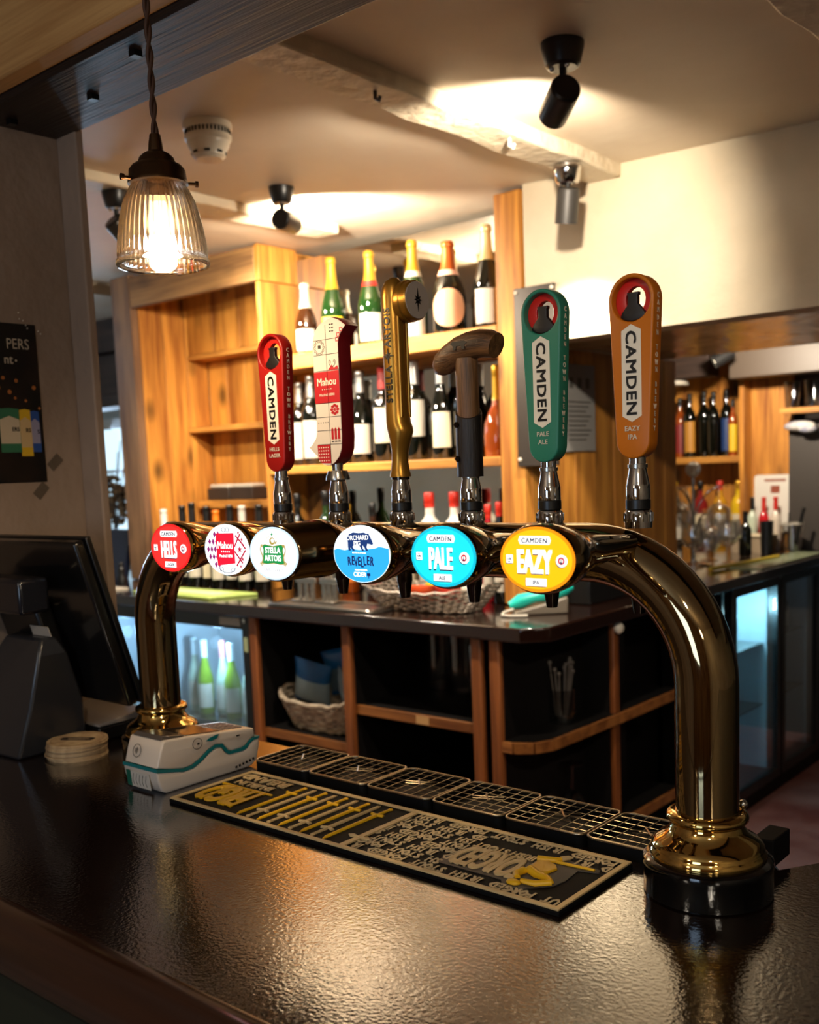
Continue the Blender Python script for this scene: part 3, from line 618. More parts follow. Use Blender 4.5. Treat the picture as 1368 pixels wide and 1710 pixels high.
# ================================================================== DRIP TRAYS
wire = mat('dull_steel_wire', '#b3a58c', .3, 1); M_['pan'] = mat('matt_black_pan', '#040404', .6, spec=.15)
def drip_tray(i):
    x0 = -.869+.1357*i; w, d = .1322, .1175
    nth = ['leftmost, beside the card terminal', 'second from the card terminal', 'third from the card terminal', 'fourth from the card terminal', 'fifth from the card terminal', 'rightmost, beside the right tower base'][i]
    t = thing('drip_tray', f'black drip tray with wire grid on the bar, {nth}', 'drip tray', (x0+w/2, .0885, B), group='drip trays along the back of the bar')
    m = MB(); m.shape([rrect(w, d, .012, 6), rrect(w-.010, d-.010, .009, 6)], .008, T(0, 0, .0082)); m.box(-w/2+.006, -d/2+.006, .0004, w/2-.006, d/2-.006, .003)
    P(t, 'pan', M_['pan'], m, smooth=40)
    g = MB(); zt = .0185
    g.tube([(x, y, zt) for x, y in rrect(w-.002, d-.002, .012, 6)], .0021, 8, closed=True)
    for k in range(1, 6):
        y = -d/2+d*k/6; g.tube([(-w/2+.002, y, zt), (w/2-.002, y, zt)], .0006, 6)
    for k in range(1, 7):
        x = -w/2+w*k/7; g.tube([(x, -d/2+.002, zt+.001), (x, d/2-.002, zt+.001)], .0006, 6)
    g.tube([(-.011, .013, zt+.002), (.011, -.013, zt+.002)], .0013, 6)
    g.tube([(-.026, -.004, zt+.001), (.022, .013, zt+.001)], .0007, 6).tube([(-.018, -.013, zt+.001), (.026, .004, zt+.001)], .0007, 6)
    P(t, 'wire_grid', wire, g, smooth=50)
for i in range(6): drip_tray(i)
tag(MB().box(.012, .108, B, .040, .166, B+.036).build('junction_box', rubber, bevel=.002), 'small black box on the bar behind the right tower base', 'box')

# ================================================================== BAR RUNNER MAT
X0, X1, Y0, Y1 = -.848, -.106, -.1705, .0085
mat_ = thing('bar_mat', 'black rubber bar mat with raised gold lettering reading FORGED IRISH STOUT', 'bar mat', (0, 0, B))
P(mat_, 'rubber_base', rubber, MB().box(X0, Y0, .0, X1, Y1, .0060), bevel=.0012)
tan = mat('tan_rubber', '#cdb07c', .5); yel = mat('yellow_rubber', '#e6b012', .45); greyr = mat('grey_rubber', '#b7a37c', .5)
w = .0085; fm = MB()
cx, cy = (X0+X1)/2, (Y0+Y1)/2
fm.shape([[(X0+.001, Y0+.001), (X1-.001, Y0+.001), (X1-.001, Y1-.001), (X0+.001, Y1-.001)], [(X0+w, Y0+w), (X0+w, Y1-w), (X1-w, Y1-w), (X1-w, Y0+w)]], .0013, T(0, 0, .0078), bev=.0006)
fm.box(-.4705, Y0+w, .0060, -.4610, Y1-w, .0084)
P(mat_, 'border', tan, fm)
zt = .0066
yl = MB()
yl.text('FRGD', .072, flat180(-.7795, -.072, zt), .0012, .030, .40, space=1.02, bev=.0008)
P(mat_, 'large_lettering', yel, yl)
dv = MB(); dv.box(-.839, -.067, .006, -.716, -.0635, .0082)
P(mat_, 'divider_line', yel, dv)
il = MB(); il.text('DUBLIN', .0165, flat180(-.780, -.0385, zt), .0012, .03, 1.05, space=1.08, bev=.0005)
il.text('IRELAND', .0225, flat180(-.781, -.0075, zt), .0012, .035, .85, space=1.05, bev=.0006)
P(mat_, 'place_lettering', tan, il)
for i in range(9):
    x = -.696+.0235*i; up = i % 2 == 0
    sw = MB(); yb, yt = -.157, -.006
    def sy(v): return v if up else (yb+yt)-v
    s_ = 1 if up else -1
    sw.tube([(x, sy(-.157), zt), (x, sy(-.149), zt), (x, sy(-.045), zt), (x, sy(-.041), zt)], [.0006, .0030, .0036, .0036], 8)
    sw.tube([(x, sy(-.041), zt), (x, sy(-.014), zt)], .0026, 8); sw.ball(.0042, (x, sy(-.010), zt), 10, sz=.6)
    sw.tube([(x-.0115, sy(-.041)+.002*s_, zt), (x, sy(-.042), zt+.0008), (x+.0115, sy(-.041)+.002*s_, zt)], [.0030, .0024, .0030], 8)
    P(mat_, 'sword', yel if up else tan, sw, 'yellow relief sword' if up else 'tan relief sword', smooth=60)
sg = MB(); sg.shape([[(-.4855, -.126), (-.479, -.121), (-.470, -.1235), (-.4600, -.1235), (-.450, -.121), (-.4445, -.126), (-.450, -.129), (-.4600, -.1275), (-.471, -.1275), (-.479, -.130)]], .0014, T(0, 0, .0082), bev=.0006)
P(mat_, 'sword_guard', tan, sg)
pt = MB(); rows = 8; y = Y1-w-.003; wd = 'FORGED IRISH STOUT '; rh = .0201
LG = (-.322, -.190, -.140, -.030)
for r_ in range(rows):
    yb_ = Y1-w-.0005-.0003-r_*rh; off = (r_*5) % len(wd); x = -.4585; k = 0; line = []
    cw = .0112
    while x < X1-w-.004:
        ch = wd[(off+k) % len(wd)]; k += 1; cxp = -.4585+X1-w-.004-(x+cw/2)
        free = not (-.318 < cxp < -.120 and -.148 < yb_-rh/2 < -.028 and not (cxp > -.172 and yb_-rh/2 > -.05))
        if ch != ' ' and free:
            top = yb_-rh*.84
            if top > Y0+w+.0005: line.append((ch, cxp, yb_))
        x += cw if ch != 'I' else cw*.7
    # letters read from the staff side, so the line runs towards -X
    for ch, xx, yy in line:
        pt.text(ch, rh*.84, flat180(xx, yy, .0064), .0008, .05, .74, res=1)
P(mat_, 'pattern_lettering', greyr, pt, smooth=0)
lg = MB(); lg.shape([[(-.318, -.085), (-.312, -.058), (-.205, -.040), (-.176, -.030), (-.128, -.036), (-.124, -.046), (-.150, -.054), (-.146, -.090), (-.150, -.112), (-.180, -.143), (-.204, -.146), (-.215, -.132), (-.318, -.132), (-.324, -.11)]], .0006, T(0, 0, .0066), bev=.0003)
P(mat_, 'logo_ground', mat('dark_grey_rubber', '#37322d', .55), lg)
ll = MB(); ll.text('FORGED', .064, flat180(-.257, -.0635, .0076), .0010, .026, .315, space=1.04, bev=.0006)
ll.text('IRISH STOUT', .0155, flat180(-.262, -.0475, .0076), .0010, .02, .80, space=1.0, bev=.0005)
P(mat_, 'logo_lettering', tan, ll)
fg = MB(); zf = .0082
fg.shape([[(-.208, -.058), (-.196, -.052), (-.180, -.058), (-.172, -.068), (-.177, -.085), (-.190, -.094), (-.203, -.086), (-.206, -.07)]], .0022, T(0, 0, zf), bev=.0015)          # torso
fg.tube([(-.200, -.088, zf), (-.183, -.098, zf), (-.166, -.100, zf), (-.156, -.108, zf)], [.007, .0065, .0055, .004], 8)
fg.tube([(-.156, -.108, zf), (-.170, -.122, zf), (-.190, -.124, zf)], [.0048, .0050, .0038], 8)
fg.tube([(-.205, -.095, zf), (-.207, -.110, zf), (-.200, -.118, zf)], [.006, .0055, .0045], 8)
fg.ball(.0085, (-.196, -.132, zf), 12, sx=1.25, sy=.85, sz=.45)
fg.tube([(-.212, -.052, zf), (-.190, -.044, zf), (-.185, -.036, zf)], [.0055, .005, .003], 8)
fg.tube([(-.186, -.047, zf), (-.132, -.043, zf)], [.0026, .0018], 8)
P(mat_, 'relief_figure', yel, fg, smooth=60)
P(mat_, 'relief_spear_tip', tan, MB().tube([(-.186, -.036, .0082), (-.180, -.026, .0082), (-.176, -.022, .0082)], [.0045, .0035, .0008], 8), smooth=60)

# ================================================================== CEILING SPOTLIGHTS, DETECTOR, PENDANT
lens_m = glow('lamp_lens', '#ffe9c4', 9)
rose_m = mat('satin_black_metal', '#131212', .35, .2); can_m = mat('dark_grey_can', '#3a3632', .32, .7)
def spotlight(loc, d, label, energy, cone=120, rose=black, can=can_m, arm=.055, L_=.105, on=True, sc=1.0, rr=.05):
    t = thing('ceiling_spotlight', label, 'spotlight', loc, group='ceiling spotlights')
    P(t, 'ceiling_rose', rose, MB().lathe([(rr, 0), (rr*.99, -.012), (rr*.80, -.050), (rr*.66, -.056), (.006, -.056)], 32))
    P(t, 'arm', rose_m, MB().cyl(.0085, -.056-arm, -.05, 12))
    for s in (-1, 1): P(t, 'screw', chrome, MB().ball(.007, (s*rr*.42, -rr*.3, -.056), 10))
    d = Vector(d).normalized(); piv = Vector((0, 0, -.056-arm)); Mx = axis_m(piv-d*.022, d)
    P(t, 'can', can, MB().lathe([(.030, -.002), (.0345, .002), (.0355, .006), (.0355, L_), (.0335, L_), (.0325, L_-.012), (.0325, .02)], 36, Mx))
    P(t, 'end_cap', rose_m, MB().lathe([(.0335, .0005), (.030, -.0035), (.001, -.0040)], 36, Mx))
    P(t, 'lens', lens_m, MB().lathe([(.0322, L_-.010), (.001, L_-.007)], 28, Mx))
    if energy:
        p = Vector(loc)+piv+d*(L_+.004)
        light('SPOT', 'spot_beam', p, energy, WARM2, p+d, spot_size=rad(cone), spot_blend=.55, shadow_soft_size=.022)
    return t
spotlight((-.79, 1.0, cz(-.79)), (-.74, .62, -.26), 'black spotlight nearest the camera, high on the cream ceiling', 55, 128)
spotlight((-1.245, 1.76, 2.547), (-.20, .14, -1), 'grey spotlight with chrome rose at the beam end above the green handle', 46, 110, chrome, rr=.045, arm=.035, can=mat('slate_can', '#35322f', .5, .2))
spotlight((-2.2, 1.43, cz(-2.2)), (-.36, .92, .02), 'black spotlight on the ceiling blazing onto the bottle shelves', 78, 155, rr=.044)
spotlight((-2.535, .98, 2.59), (.02, .72, -.66), 'black spotlight under the left ceiling beam, upper of the pair behind the pendant', 75, 130, rr=.044)
spotlight((-2.95, 1.52, cz(-2.95)), (.0, .62, -.74), 'dark spotlight half hidden by the pendant shade, lower of that pair', 60, 130, rr=.044)
t = spotlight((-1.70, 4.05, 2.22), (-.72, -.45, -.45), 'black spotlight over the far bottle shelf at right', 0, rr=.04, can=mat('matt_black_can', '#0b0a0a', .7, spec=.2), arm=.02)
light('SPOT', 'spot_beam', (-1.45, 3.55, 2.16), 60, WARM2, (-1.75, 4.6, 1.5), spot_size=rad(120), spot_blend=.6, shadow_soft_size=.03)
sd = thing('smoke_detector', 'round white smoke detector on the ceiling beside the pendant', 'smoke detector', (-1.83, .81, cz(-1.83)))
wp = mat('white_plastic', '#d9cfbd', .35)
P(sd, 'base', wp, MB().lathe([(.066, 0), (.068, -.006), (.068, -.020), (.062, -.022), (.062, -.034), (.066, -.036), (.066, -.046), (.060, -.052)], 48))
sl = MB()
for k in range(36): a = 2*pi*k/36; sl.box(.0612, -.0022, -.034, .0640, .0022, -.022, Matrix.Rotation(a, 4, 'Z'))
P(sd, 'vent_slots', rubber, sl)
P(sd, 'dome', wp, MB().lathe([(.060, -.052), (.058, -.064), (.048, -.078), (.046, -.090), (.036, -.098), (.001, -.100)], 48))
wn = MB()
for k in range(8): a = 2*pi*k/8; wn.box(.046, -.008, -.086, .0487, .008, -.080, Matrix.Rotation(a, 4, 'Z'))
P(sd, 'dark_windows', rubber, wn)

PX, PY = -.69, -.23
pen = thing('pendant_lamp', 'ribbed glass pendant lamp with bronze cap hanging on a twisted brown cord', 'pendant lamp', (PX, PY, 1.922))
bronze = mat('aged_bronze', '#4a3420', .35, .9)
cord = MB(); L0, L1 = .150, .828
for ph in (0, pi):
    cord.tube([(.0026*cos(z*95+ph), .0026*sin(z*95+ph), z) for z in [L0+(L1-L0)*i/160 for i in range(161)]], .0028, 7)
P(pen, 'cord', mat('brown_braided_cord', '#4a2c17', .7), cord, smooth=60)
P(pen, 'gallery', bronze, MB().lathe([(.0075, .172), (.0095, .160), (.0105, .150), (.0180, .146), (.0235, .141), (.0260, .134), (.0340, .130), (.0385, .124), (.0395, .112), (.0410, .110), (.0410, .106), (.037, .106)], 40), smooth=40)
for a in (pi, pi*1.45, pi/3):
    s = MB(); Mx = axis_m((.038*cos(a), .038*sin(a), .109), (cos(a), sin(a), 0)); s.cyl(.0024, 0, .016, 10, Mx).cyl(.0045, .013, .017, 12, Mx)
    P(pen, 'gallery_screw', bronze, s)
P(pen, 'lampholder', bronze, MB().lathe([(.018, .108), (.018, .088), (.014, .082), (.001, .082)], 24))
sh = MB(); prof = [(.0350, .111), (.0358, .106), (.0405, .098), (.0470, .085), (.0525, .068), (.0566, .048), (.0593, .030), (.0610, .013), (.0615, .006), (.0635, .004), (.0645, .0), (.0630, -.004), (.0595, -.004), (.0588, .002), (.0584, .012), (.0570, .030), (.0543, .048), (.0502, .068), (.0447, .085), (.0385, .097), (.0340, .104), (.0335, .111)]
n = 180; v = []; fc = []
for j, (r, z) in enumerate(prof):
    amp = .0011 if .006 < z < .100 and j < 9 else 0
    for i in range(n): a = 2*pi*i/n; rr_ = r+amp*cos(45*a); v.append((rr_*cos(a), rr_*sin(a), z))
for j in range(len(prof)-1):
    for i in range(n): fc.append((j*n+i, j*n+(i+1) % n, (j+1)*n+(i+1) % n, (j+1)*n+i))
sh.add(v, fc)
P(pen, 'glass_shade', ribbed('ribbed_lamp_glass'), sh, smooth=80)
P(pen, 'bulb', glow('frosted_bulb', '#ffd796', 5), MB().lathe([(.010, .083), (.011, .076), (.0165, .064), (.0190, .052), (.0180, .042), (.012, .034), (.001, .030)], 28), smooth=60)
light('POINT', 'pendant_light', (PX, PY, 1.922+.018), 5.5, WARM, shadow_soft_size=.02)

# ================================================================== POSTER
po = thing('poster', 'dark poster of crisp packets reading PERS taped to the left wall', 'poster', (-1.47, 0, 0))
pyr, pyl, pzt, pzb = .022, -.24, 1.950, 1.628
P(po, 'sheet', vary(mat('poster_print', '#120d0b', .35), '#0c0908', '#2b1a10', 9, lo=.45, hi=.75), MB().box(.0003, pyl, pzb, .0011, pyr, pzt))
def onp(y, z, l=0): return face_x(.0013+.0002*l, y, z)
tx = MB(); tx.text('PERS', .0218, onp(.0055, 1.899), .0001, 0, .82, 'RIGHT'); tx.text('nt', .0185, onp(-.033, 1.8690), .0001, .02, .95, 'RIGHT')
tx.shape([ell(.0024, .0024, 14, -.0265, 1.8755)], .0001, face_x(.0013, 0, 0))
P(po, 'lettering', mat('poster_cream', '#b9aa94', .5), tx)
bk2 = MB(); Mp = face_x(.0012, 0, 0)
for cy_, cz_, r in ((.008, 1.822, .0045), (-.03, 1.835, .004), (-.046, 1.812, .0045), (-.035, 1.80, .003), (-.058, 1.84, .004), (-.07, 1.82, .005), (-.012, 1.795, .003), (.017, 1.78, .003)): bk2.shape([ell(r, r, 16, cy_, cz_)], .00005, Mp)
P(po, 'printed_candlelight', mat('poster_orange', '#a8622a', .5), bk2)
for k, (yc, wd_, z0, z1, c1, c2) in enumerate(((-.052, .045, 1.690, 1.778, '#2f6a4a', '#c4b295'), (-.0175, .026, 1.682, 1.776, '#d2a820', '#c6a876'), (.004, .022, 1.690, 1.773, '#274a8c', '#8f8aa0'))):
    l = 4-k
    a = MB(); a.shape([[(yc-wd_/2, z0), (yc+wd_/2, z0), (yc+wd_/2-.001, z1), (yc, z1+.002), (yc-wd_/2+.001, z1)]], .00005, face_x(.0012+.0002*l, 0, 0)); P(po, 'printed_packet', mat('packet_colour_%d' % k, c1, .45), a)
    a = MB(); a.shape([[(yc-wd_/2+.001, z0+.018), (yc+wd_/2-.001, z0+.018), (yc+wd_/2-.001, z1-.022), (yc, z1-.014), (yc-wd_/2+.001, z1-.022)]], .00005, face_x(.0013+.0002*l, 0, 0)); a = P(po, 'printed_packet_front', mat('packet_front_%d' % k, c2, .5), a)
    s = MB(); s.text(('ERS', 'RS', 'S')[k], .0085, face_x(.0014+.0002*l, yc+wd_/2-.002, z1-.045), .00005, .04, .9, 'RIGHT'); P(po, 'printed_packet_lettering', bk, s)
tapem = clear('sticky_tape', (.80, .78, .74), .10, .35, .35)
for yy, zz, a in ((.043, 1.668, .75), (.006, 1.610, .80)):
    P(po, 'tape', tapem, MB().shape([rrect(.034, .021, .001, 2)], .00008, face_x(.0015, yy, zz, a)))
tp = MB()
for yy, zz in ((-.013, 1.972), (-.012, 1.960), (-.004, 1.957), (.001, 1.948), (.004, 1.942), (.028, 1.938), (.033, 1.933)): tp.ball(.0013, (.0018, yy, zz), 8)
P(po, 'blobs_of_tack', white, tp)

# ================================================================== BACK BAR COUNTER
bc = thing('back_bar_counter', 'dark mahogany back bar counter with open shelves below, turning a corner at right', 'counter')
FX, FY = -1.262, 1.555
top = [(-4.6, FY), (FX-.07, FY), (FX, FY+.07), (FX, 4.745), (-2.2, 4.745), (-2.2, 3.19), (-1.59, 3.19), (-1.59, 2.49), (-4.6, 2.49)]
P(bc, 'worktop', mat('dark_varnished_worktop', '#1c0d08', .14, coat=.5, bump=(30, .08, 3)), MB().prism(top, B-.048, B), bevel=.006)
cw = MB(); cw.box(-4.6, 2.44, 0, -1.62, 2.48, B-.05); cw.box(-1.70, 2.44, 0, -1.66, 4.74, B-.05); cw.box(-4.6, 1.66, 0, -1.30, 2.44, .04).box(-1.66, 1.66, 0, FX-.05, 4.74, .04)
P(bc, 'carcass', darkwood, cw)
for x in (-2.675, -2.148, -1.538, -1.462):
    d = P(bc, 'divider', darkwood, MB().box(x-.018, 1.61, .03, x+.018, 2.44, B-.05))
    P(d, 'edge_strip', mahogZ, MB().box(x-.021, 1.585, .03, x+.021, 1.612, B-.05), bevel=.006)
def shelf_part(name, poly, z, edge):
    s = P(bc, name, darkwood, MB().prism(poly, z-.028, z-.001)); e = MB()
    for (xa, ya), (xb, yb) in edge:
        d = Vector((xb-xa, yb-ya, 0)).normalized(); nrm = Vector((d.y, -d.x, 0))*.012
        e.add([(xa, ya, z-.036), (xb, yb, z-.036), (xb+nrm.x, yb+nrm.y, z-.036), (xa+nrm.x, ya+nrm.y, z-.036), (xa, ya, z), (xb, yb, z), (xb+nrm.x, yb+nrm.y, z), (xa+nrm.x, ya+nrm.y, z)], [(0, 1, 2, 3), (4, 7, 6, 5), (0, 4, 5, 1), (1, 5, 6, 2), (2, 6, 7, 3), (3, 7, 4, 0)])
    P(s, 'shelf_edge', mahogX, e, bevel=.002)
shelf_part('shelf', [(-2.655, 1.62), (-2.168, 1.62), (-2.168, 2.44), (-2.655, 2.44)], .585, [((-2.655, 1.62), (-2.168, 1.62))])
shelf_part('shelf', [(-2.128, 1.62), (-1.558, 1.62), (-1.558, 2.44), (-2.128, 2.44)], .745, [((-2.128, 1.62), (-1.558, 1.62))])
cp = [(-1.440, 1.60), (-1.40, 1.60), (-1.345, 1.635), (-1.315, 1.70), (-1.305, 2.12), (-1.305, 2.62), (-1.66, 2.62), (-1.66, 2.44), (-1.44, 2.44)]
for z in (.705, .30): shelf_part('corner_shelf', cp, z, [(cp[i], cp[i+1]) for i in range(5)])
d = P(bc, 'divider', darkwood, MB().box(-1.66, 2.125, .03, -1.33, 2.155, B-.05)); P(d, 'edge_strip', mahogZ, MB().box(-1.332, 2.12, .03, -1.312, 2.16, B-.05), bevel=.004)
P(bc, 'plinth', darkwood, MB().box(-4.6, 1.63, 0, -1.45, 1.66, .10).box(-1.40, 1.66, 0, -1.30, 4.7, .10))
P(bc, 'shelf_price_tag', mat('tan_paper', '#b98f5c', .6), MB().box(-1.83, 1.606, .712, -1.77, 1.6075, .742))

# fridges: frame, door with glass, lit inside
fin = mat('fridge_liner', '#aebbc4', .4)
def fridge(label, cat_loc, axis, u0, u1, ztop, zbot, glowcol, gs, shelfz, depth=.42, nfront=None):
    """door plane faces -Y (axis x) or +X (axis y)"""
    w = u1-u0
    t = thing('bottle_fridge', label, 'fridge', cat_loc, (0, 0, 0 if axis == 'x' else pi/2), group='under-counter bottle fridges')
    m = MB(); m.box(0, .05, 0, .02, depth, ztop-zbot+.09).box(w-.02, .05, 0, w, depth, ztop-zbot+.09).box(0, depth-.02, 0, w, depth, ztop-zbot+.09).box(0, .05, ztop-zbot+.07, w, depth, ztop-zbot+.09).box(0, .05, 0, w, depth, .03)
    P(t, 'cabinet', black, m)
    P(t, 'liner', fin, MB().box(.021, depth-.03, .031, w-.021, depth-.021, ztop-zbot+.069).box(.021, .06, .031, .026, depth-.03, ztop-zbot+.069).box(w-.026, .06, .031, w-.021, depth-.03, ztop-zbot+.069))
    st = MB()
    P(t, 'light_strip', glow('fridge_light_'+str(len(bpy.data.materials)), glowcol, gs), st.box(.05, .07, ztop-zbot+.045, w-.05, .085, ztop-zbot+.066).box(.027, .065, .06, .034, .075, ztop-zbot+.04))
    for z in shelfz: P(t, 'wire_shelf', steel, MB().box(.027, .075, z-zbot, w-.027, depth-.04, z-zbot+.006))
    d = MB(); f = .045
    d.box(0, .0, .0, f, .045, ztop-zbot+.09).box(w-f, 0, 0, w, .045, ztop-zbot+.09).box(f, 0, 0, w-f, .045, .045).box(f, 0, ztop-zbot+.005, w-f, .045, ztop-zbot+.09)
    dr = P(t, 'door', mat('black_door_frame', '#0a0908', .3) if 'black_door_frame' not in bpy.data.materials else bpy.data.materials['black_door_frame'], d, bevel=.003)
    P(dr, 'door_glass', fridgeglass, MB().box(f, .012, .045, w-f, .018, ztop-zbot+.005), smooth=0)
    P(dr, 'lock', steel, MB().cyl(.010, -.006, .001, 16, axis_m((w-.022, 0, ztop-zbot+.045), (0, 1, 0))))
    return t
fl = fridge('black glass-door wine fridge lit cold blue, beside the basket shelf', (-3.40, 1.585, .10), 'x', 0, .705, .985, .10, '#8cc8f0', 5, (.545,))
P(fl, 'temperature_display', mat('grey_badge', '#8b8680', .4), MB().box(.525, -.003, .905, .655, 0, .938))
P(fl, 'door_sticker', mat('green_white_sticker', '#a9b48a', .5), MB().box(.672, -.002, .80, .695, 0, .86))
fl2 = fridge('narrow slice of blue-lit fridge left of the left tower leg', (-4.02, 1.585, .10), 'x', 0, .60, .985, .10, '#8cc8f0', 5, (.545,))
light('POINT', 'fridge_lamp', (-3.02, 1.665, .90), 8, (.55, .8, 1), shadow_soft_size=.03)
light('POINT', 'fridge_lamp', (-3.70, 1.665, .90), 8, (.55, .8, 1), shadow_soft_size=.03)
fr1 = fridge('glass-door fridge glowing turquoise, right behind the right tower leg', (-1.285, 3.12, .075), 'y', 0, .56, 1.0, .075, '#58d4ee', 16, (.42, .72), .36)
fr2 = fridge('darker glass-door fridge with bottles, right of the turquoise fridge', (-1.285, 3.70, .075), 'y', 0, .52, 1.0, .075, '#9ccdf0', .5, (.42, .72), .36)
fr3 = fridge('sliver of fridge door at the right frame edge', (-1.285, 4.24, .075), 'y', 0, .50, 1.0, .075, '#9cdcff', 1.5, (.42, .72), .36)
light('POINT', 'fridge_lamp', (-1.40, 3.40, .88), 8, (.5, .9, 1), shadow_soft_size=.03)
light('POINT', 'fridge_lamp', (-1.45, 4.48, .88), 2.5, (.55, .85, 1), shadow_soft_size=.03)

# ================================================================== SHELF CABINET (left) AND SHELF UNIT (right)
def planks(m, axis, a0, a1, b0, b1, c0, c1, wd=.15, gap=.003, jit=.002):
    """upright planks side by side along axis from a0 to a1"""
    a = a0
    while a < a1-.02:
        e = min(a+wd-gap, a1); j = random.uniform(0, jit)
        if axis == 'x': m.box(a, b0-j, c0, e, b1, c1)
        else: m.box(b0, a, c0, b1+j, e, c1)
        a += wd
    return m
cab = thing('shelf_cabinet', 'tall reclaimed timber shelf cabinet standing at the left of the back bar', 'cabinet', (0, 0, 0))
Z = B+.002
P(cab, 'post', weather, MB().box(-4.106, 2.0, Z, -3.945, 2.045, 2.645), bevel=.006)
P(cab, 'header_board', weatherX, MB().box(-3.945, 2.0, 2.478, -3.001, 2.035, 2.630), bevel=.005)
P(cab, 'outer_side', weather, MB().box(-4.10, 2.045, Z, -4.075, 2.49, 2.63))
P(cab, 'side_lining', pineZ, planks(MB(), 'y', 2.046, 2.47, -3.975, -3.945, Z, 2.62, .142), bevel=.002)
P(cab, 'back_boards', pineZ, planks(MB(), 'x', -3.94, -3.0, 2.468, 2.49, Z, 2.62, .15), bevel=.002)
P(cab, 'end_panel', pineZ, MB().box(-3.0, 2.0, Z, -2.974, 2.235, 2.474).box(-3.0, 2.0, 2.478, -2.974, 2.235, 2.635).box(-3.0, 2.236, Z, -2.976, 2.47, 2.62), bevel=.003)
P(cab, 'boxed_top', pineZ, planks(MB(), 'x', -3.94, -3.002, 2.345, 2.365, 2.262, 2.60, .21), bevel=.002)
P(cab, 'box_base', pineX, MB().box(-3.942, 2.335, 2.236, -3.002, 2.466, 2.260), bevel=.003)
P(cab, 'shelf', pineX, MB().box(-3.942, 2.31, 1.856, -3.002, 2.466, 1.884), bevel=.003)
P(cab, 'shelf', pineX, MB().box(-3.90, 2.31, 1.458, -3.002, 2.466, 1.498), bevel=.003)
un_ = thing('shelf_unit', 'honey coloured timber bottle shelves with a thick right post', 'shelf unit', (0, 0, 0))
P(un_, 'post', pineZ, MB().box(-1.702, 1.998, Z, -1.588, 2.225, 2.59), bevel=.006)
P(un_, 'shelf', pineX, MB().box(-2.972, 2.0, 2.072, -1.704, 2.222, 2.135), bevel=.004)
P(un_, 'shelf', pineX, MB().box(-2.972, 2.0, 1.620, -1.704, 2.222, 1.656), bevel=.004)
P(un_, 'shelf_rail', pineX, MB().box(-2.972, 2.190, 2.035, -1.704, 2.222, 2.070))
br_ = MB(); br_.add([(-2.968, 2.10, Z), (-2.80, 2.10, Z), (-2.65, 2.10, 1.60), (-2.70, 2.10, 1.60), (-2.968, 2.20, Z), (-2.80, 2.20, Z), (-2.65, 2.20, 1.60), (-2.70, 2.20, 1.60)], [(0, 1, 2, 3), (7, 6, 5, 4), (0, 4, 5, 1), (1, 5, 6, 2), (2, 6, 7, 3), (3, 7, 4, 0)])
mi = MB(); mi.box(-2.972, 2.232, Z, -1.704, 2.240, 2.585)
tag(mi.build('back_mirror', mirrorm, smooth=0), 'tall grey mirror behind the champagne and wine shelves', 'mirror')
pnl = thing('metal_panel', 'dark grey metal panel screwed beside the right shelf post, behind the green handle', 'panel', (-1.53, 1.985, 1.93))
P(pnl, 'sheet', mat('dark_grey_sheet', '#453f3a', .35, .5), MB().box(-.085, 0, -.315, .085, .012, .315), bevel=.002)
for sx_, sz_ in ((-.075, .30), (-.075, -.29), (.075, .30)): P(pnl, 'screw', white, MB().ball(.007, (sx_, -.001, sz_), 10))
no = thing('paper_notice', 'grey printed paper notice pinned to the timber side wall', 'notice', (-1.578, 2.36, 1.83))
P(no, 'sheet', mat('grey_paper', '#8d8b88', .6), MB().box(0, -.115, -.165, .002, .115, .165))
ln = MB()
for k in range(9): ln.box(.0022, -.085, .02-.018*k, .0026, .085-.02*(k % 3), .026-.018*k)
for yy in (-.06, 0, .06): ln.box(.0022, yy-.015, .075, .0026, yy+.015, .115)
P(no, 'printed_lines', mat('grey_print', '#55534f', .6), ln)

# ================================================================== BOTTLES
foils = {}
def M_c(key, col, rough=.4, metal=0, **k):
    if key not in foils: foils[key] = mat(key, col, rough, metal, **k)
    return foils[key]
paper = M_c('label_paper', '#bdb5a6', .55); cream = M_c('cream_label', '#cfc2a4', .55)
goldfoil = M_c('gold_foil', '#cf9d2e', .3, .6); whitefoil = M_c('white_foil', '#cfc4ac', .35, .2); orangefoil = M_c('orange_foil', '#b4551e', .32, .5)
palefoil = M_c('pale_gold_foil', '#cdbb86', .3, .6); blackcap = M_c('black_cap', '#0d0c0c', .35); redcap = M_c('red_cap', '#c22818', .4); silvercap = M_c('silver_cap', '#b5b2ad', .3, .8)
def prof_of(kind, H, R):
    if kind == 'champagne': p = [(R*.9, 0), (R, .012), (R, .40*H), (R*.96, .47*H), (R*.80, .56*H), (R*.58, .65*H), (R*.42, .73*H), (R*.36, .80*H), (R*.33, .93*H)]; fz = .66
    elif kind == 'wine': p = [(R*.9, 0), (R, .010), (R, .56*H), (R*.97, .60*H), (R*.80, .655*H), (R*.52, .705*H), (R*.38, .74*H), (R*.36, .96*H)]; fz = .76
    elif kind == 'burgundy': p = [(R*.9, 0), (R, .010), (R, .42*H), (R*.92, .50*H), (R*.68, .60*H), (R*.46, .69*H), (R*.36, .76*H), (R*.34, .96*H)]; fz = .77
    elif kind == 'spirit': p = [(R*.9, 0), (R, .010), (R, .60*H), (R*.96, .66*H), (R*.70, .73*H), (R*.40, .77*H), (R*.36, .80*H), (R*.36, .90*H)]; fz = .86
    elif kind == 'brandy': p = [(R*.9, 0), (R, .010), (R*1.02, .22*H), (R*.95, .36*H), (R*.66, .48*H), (R*.36, .56*H), (R*.27, .66*H), (R*.25, .90*H)]; fz = .62
    elif kind == 'beer': p = [(R*.9, 0), (R, .010), (R, .55*H), (R*.85, .64*H), (R*.50, .75*H), (R*.40, .85*H), (R*.38, .95*H)]; fz = .93
    return p, fz*H
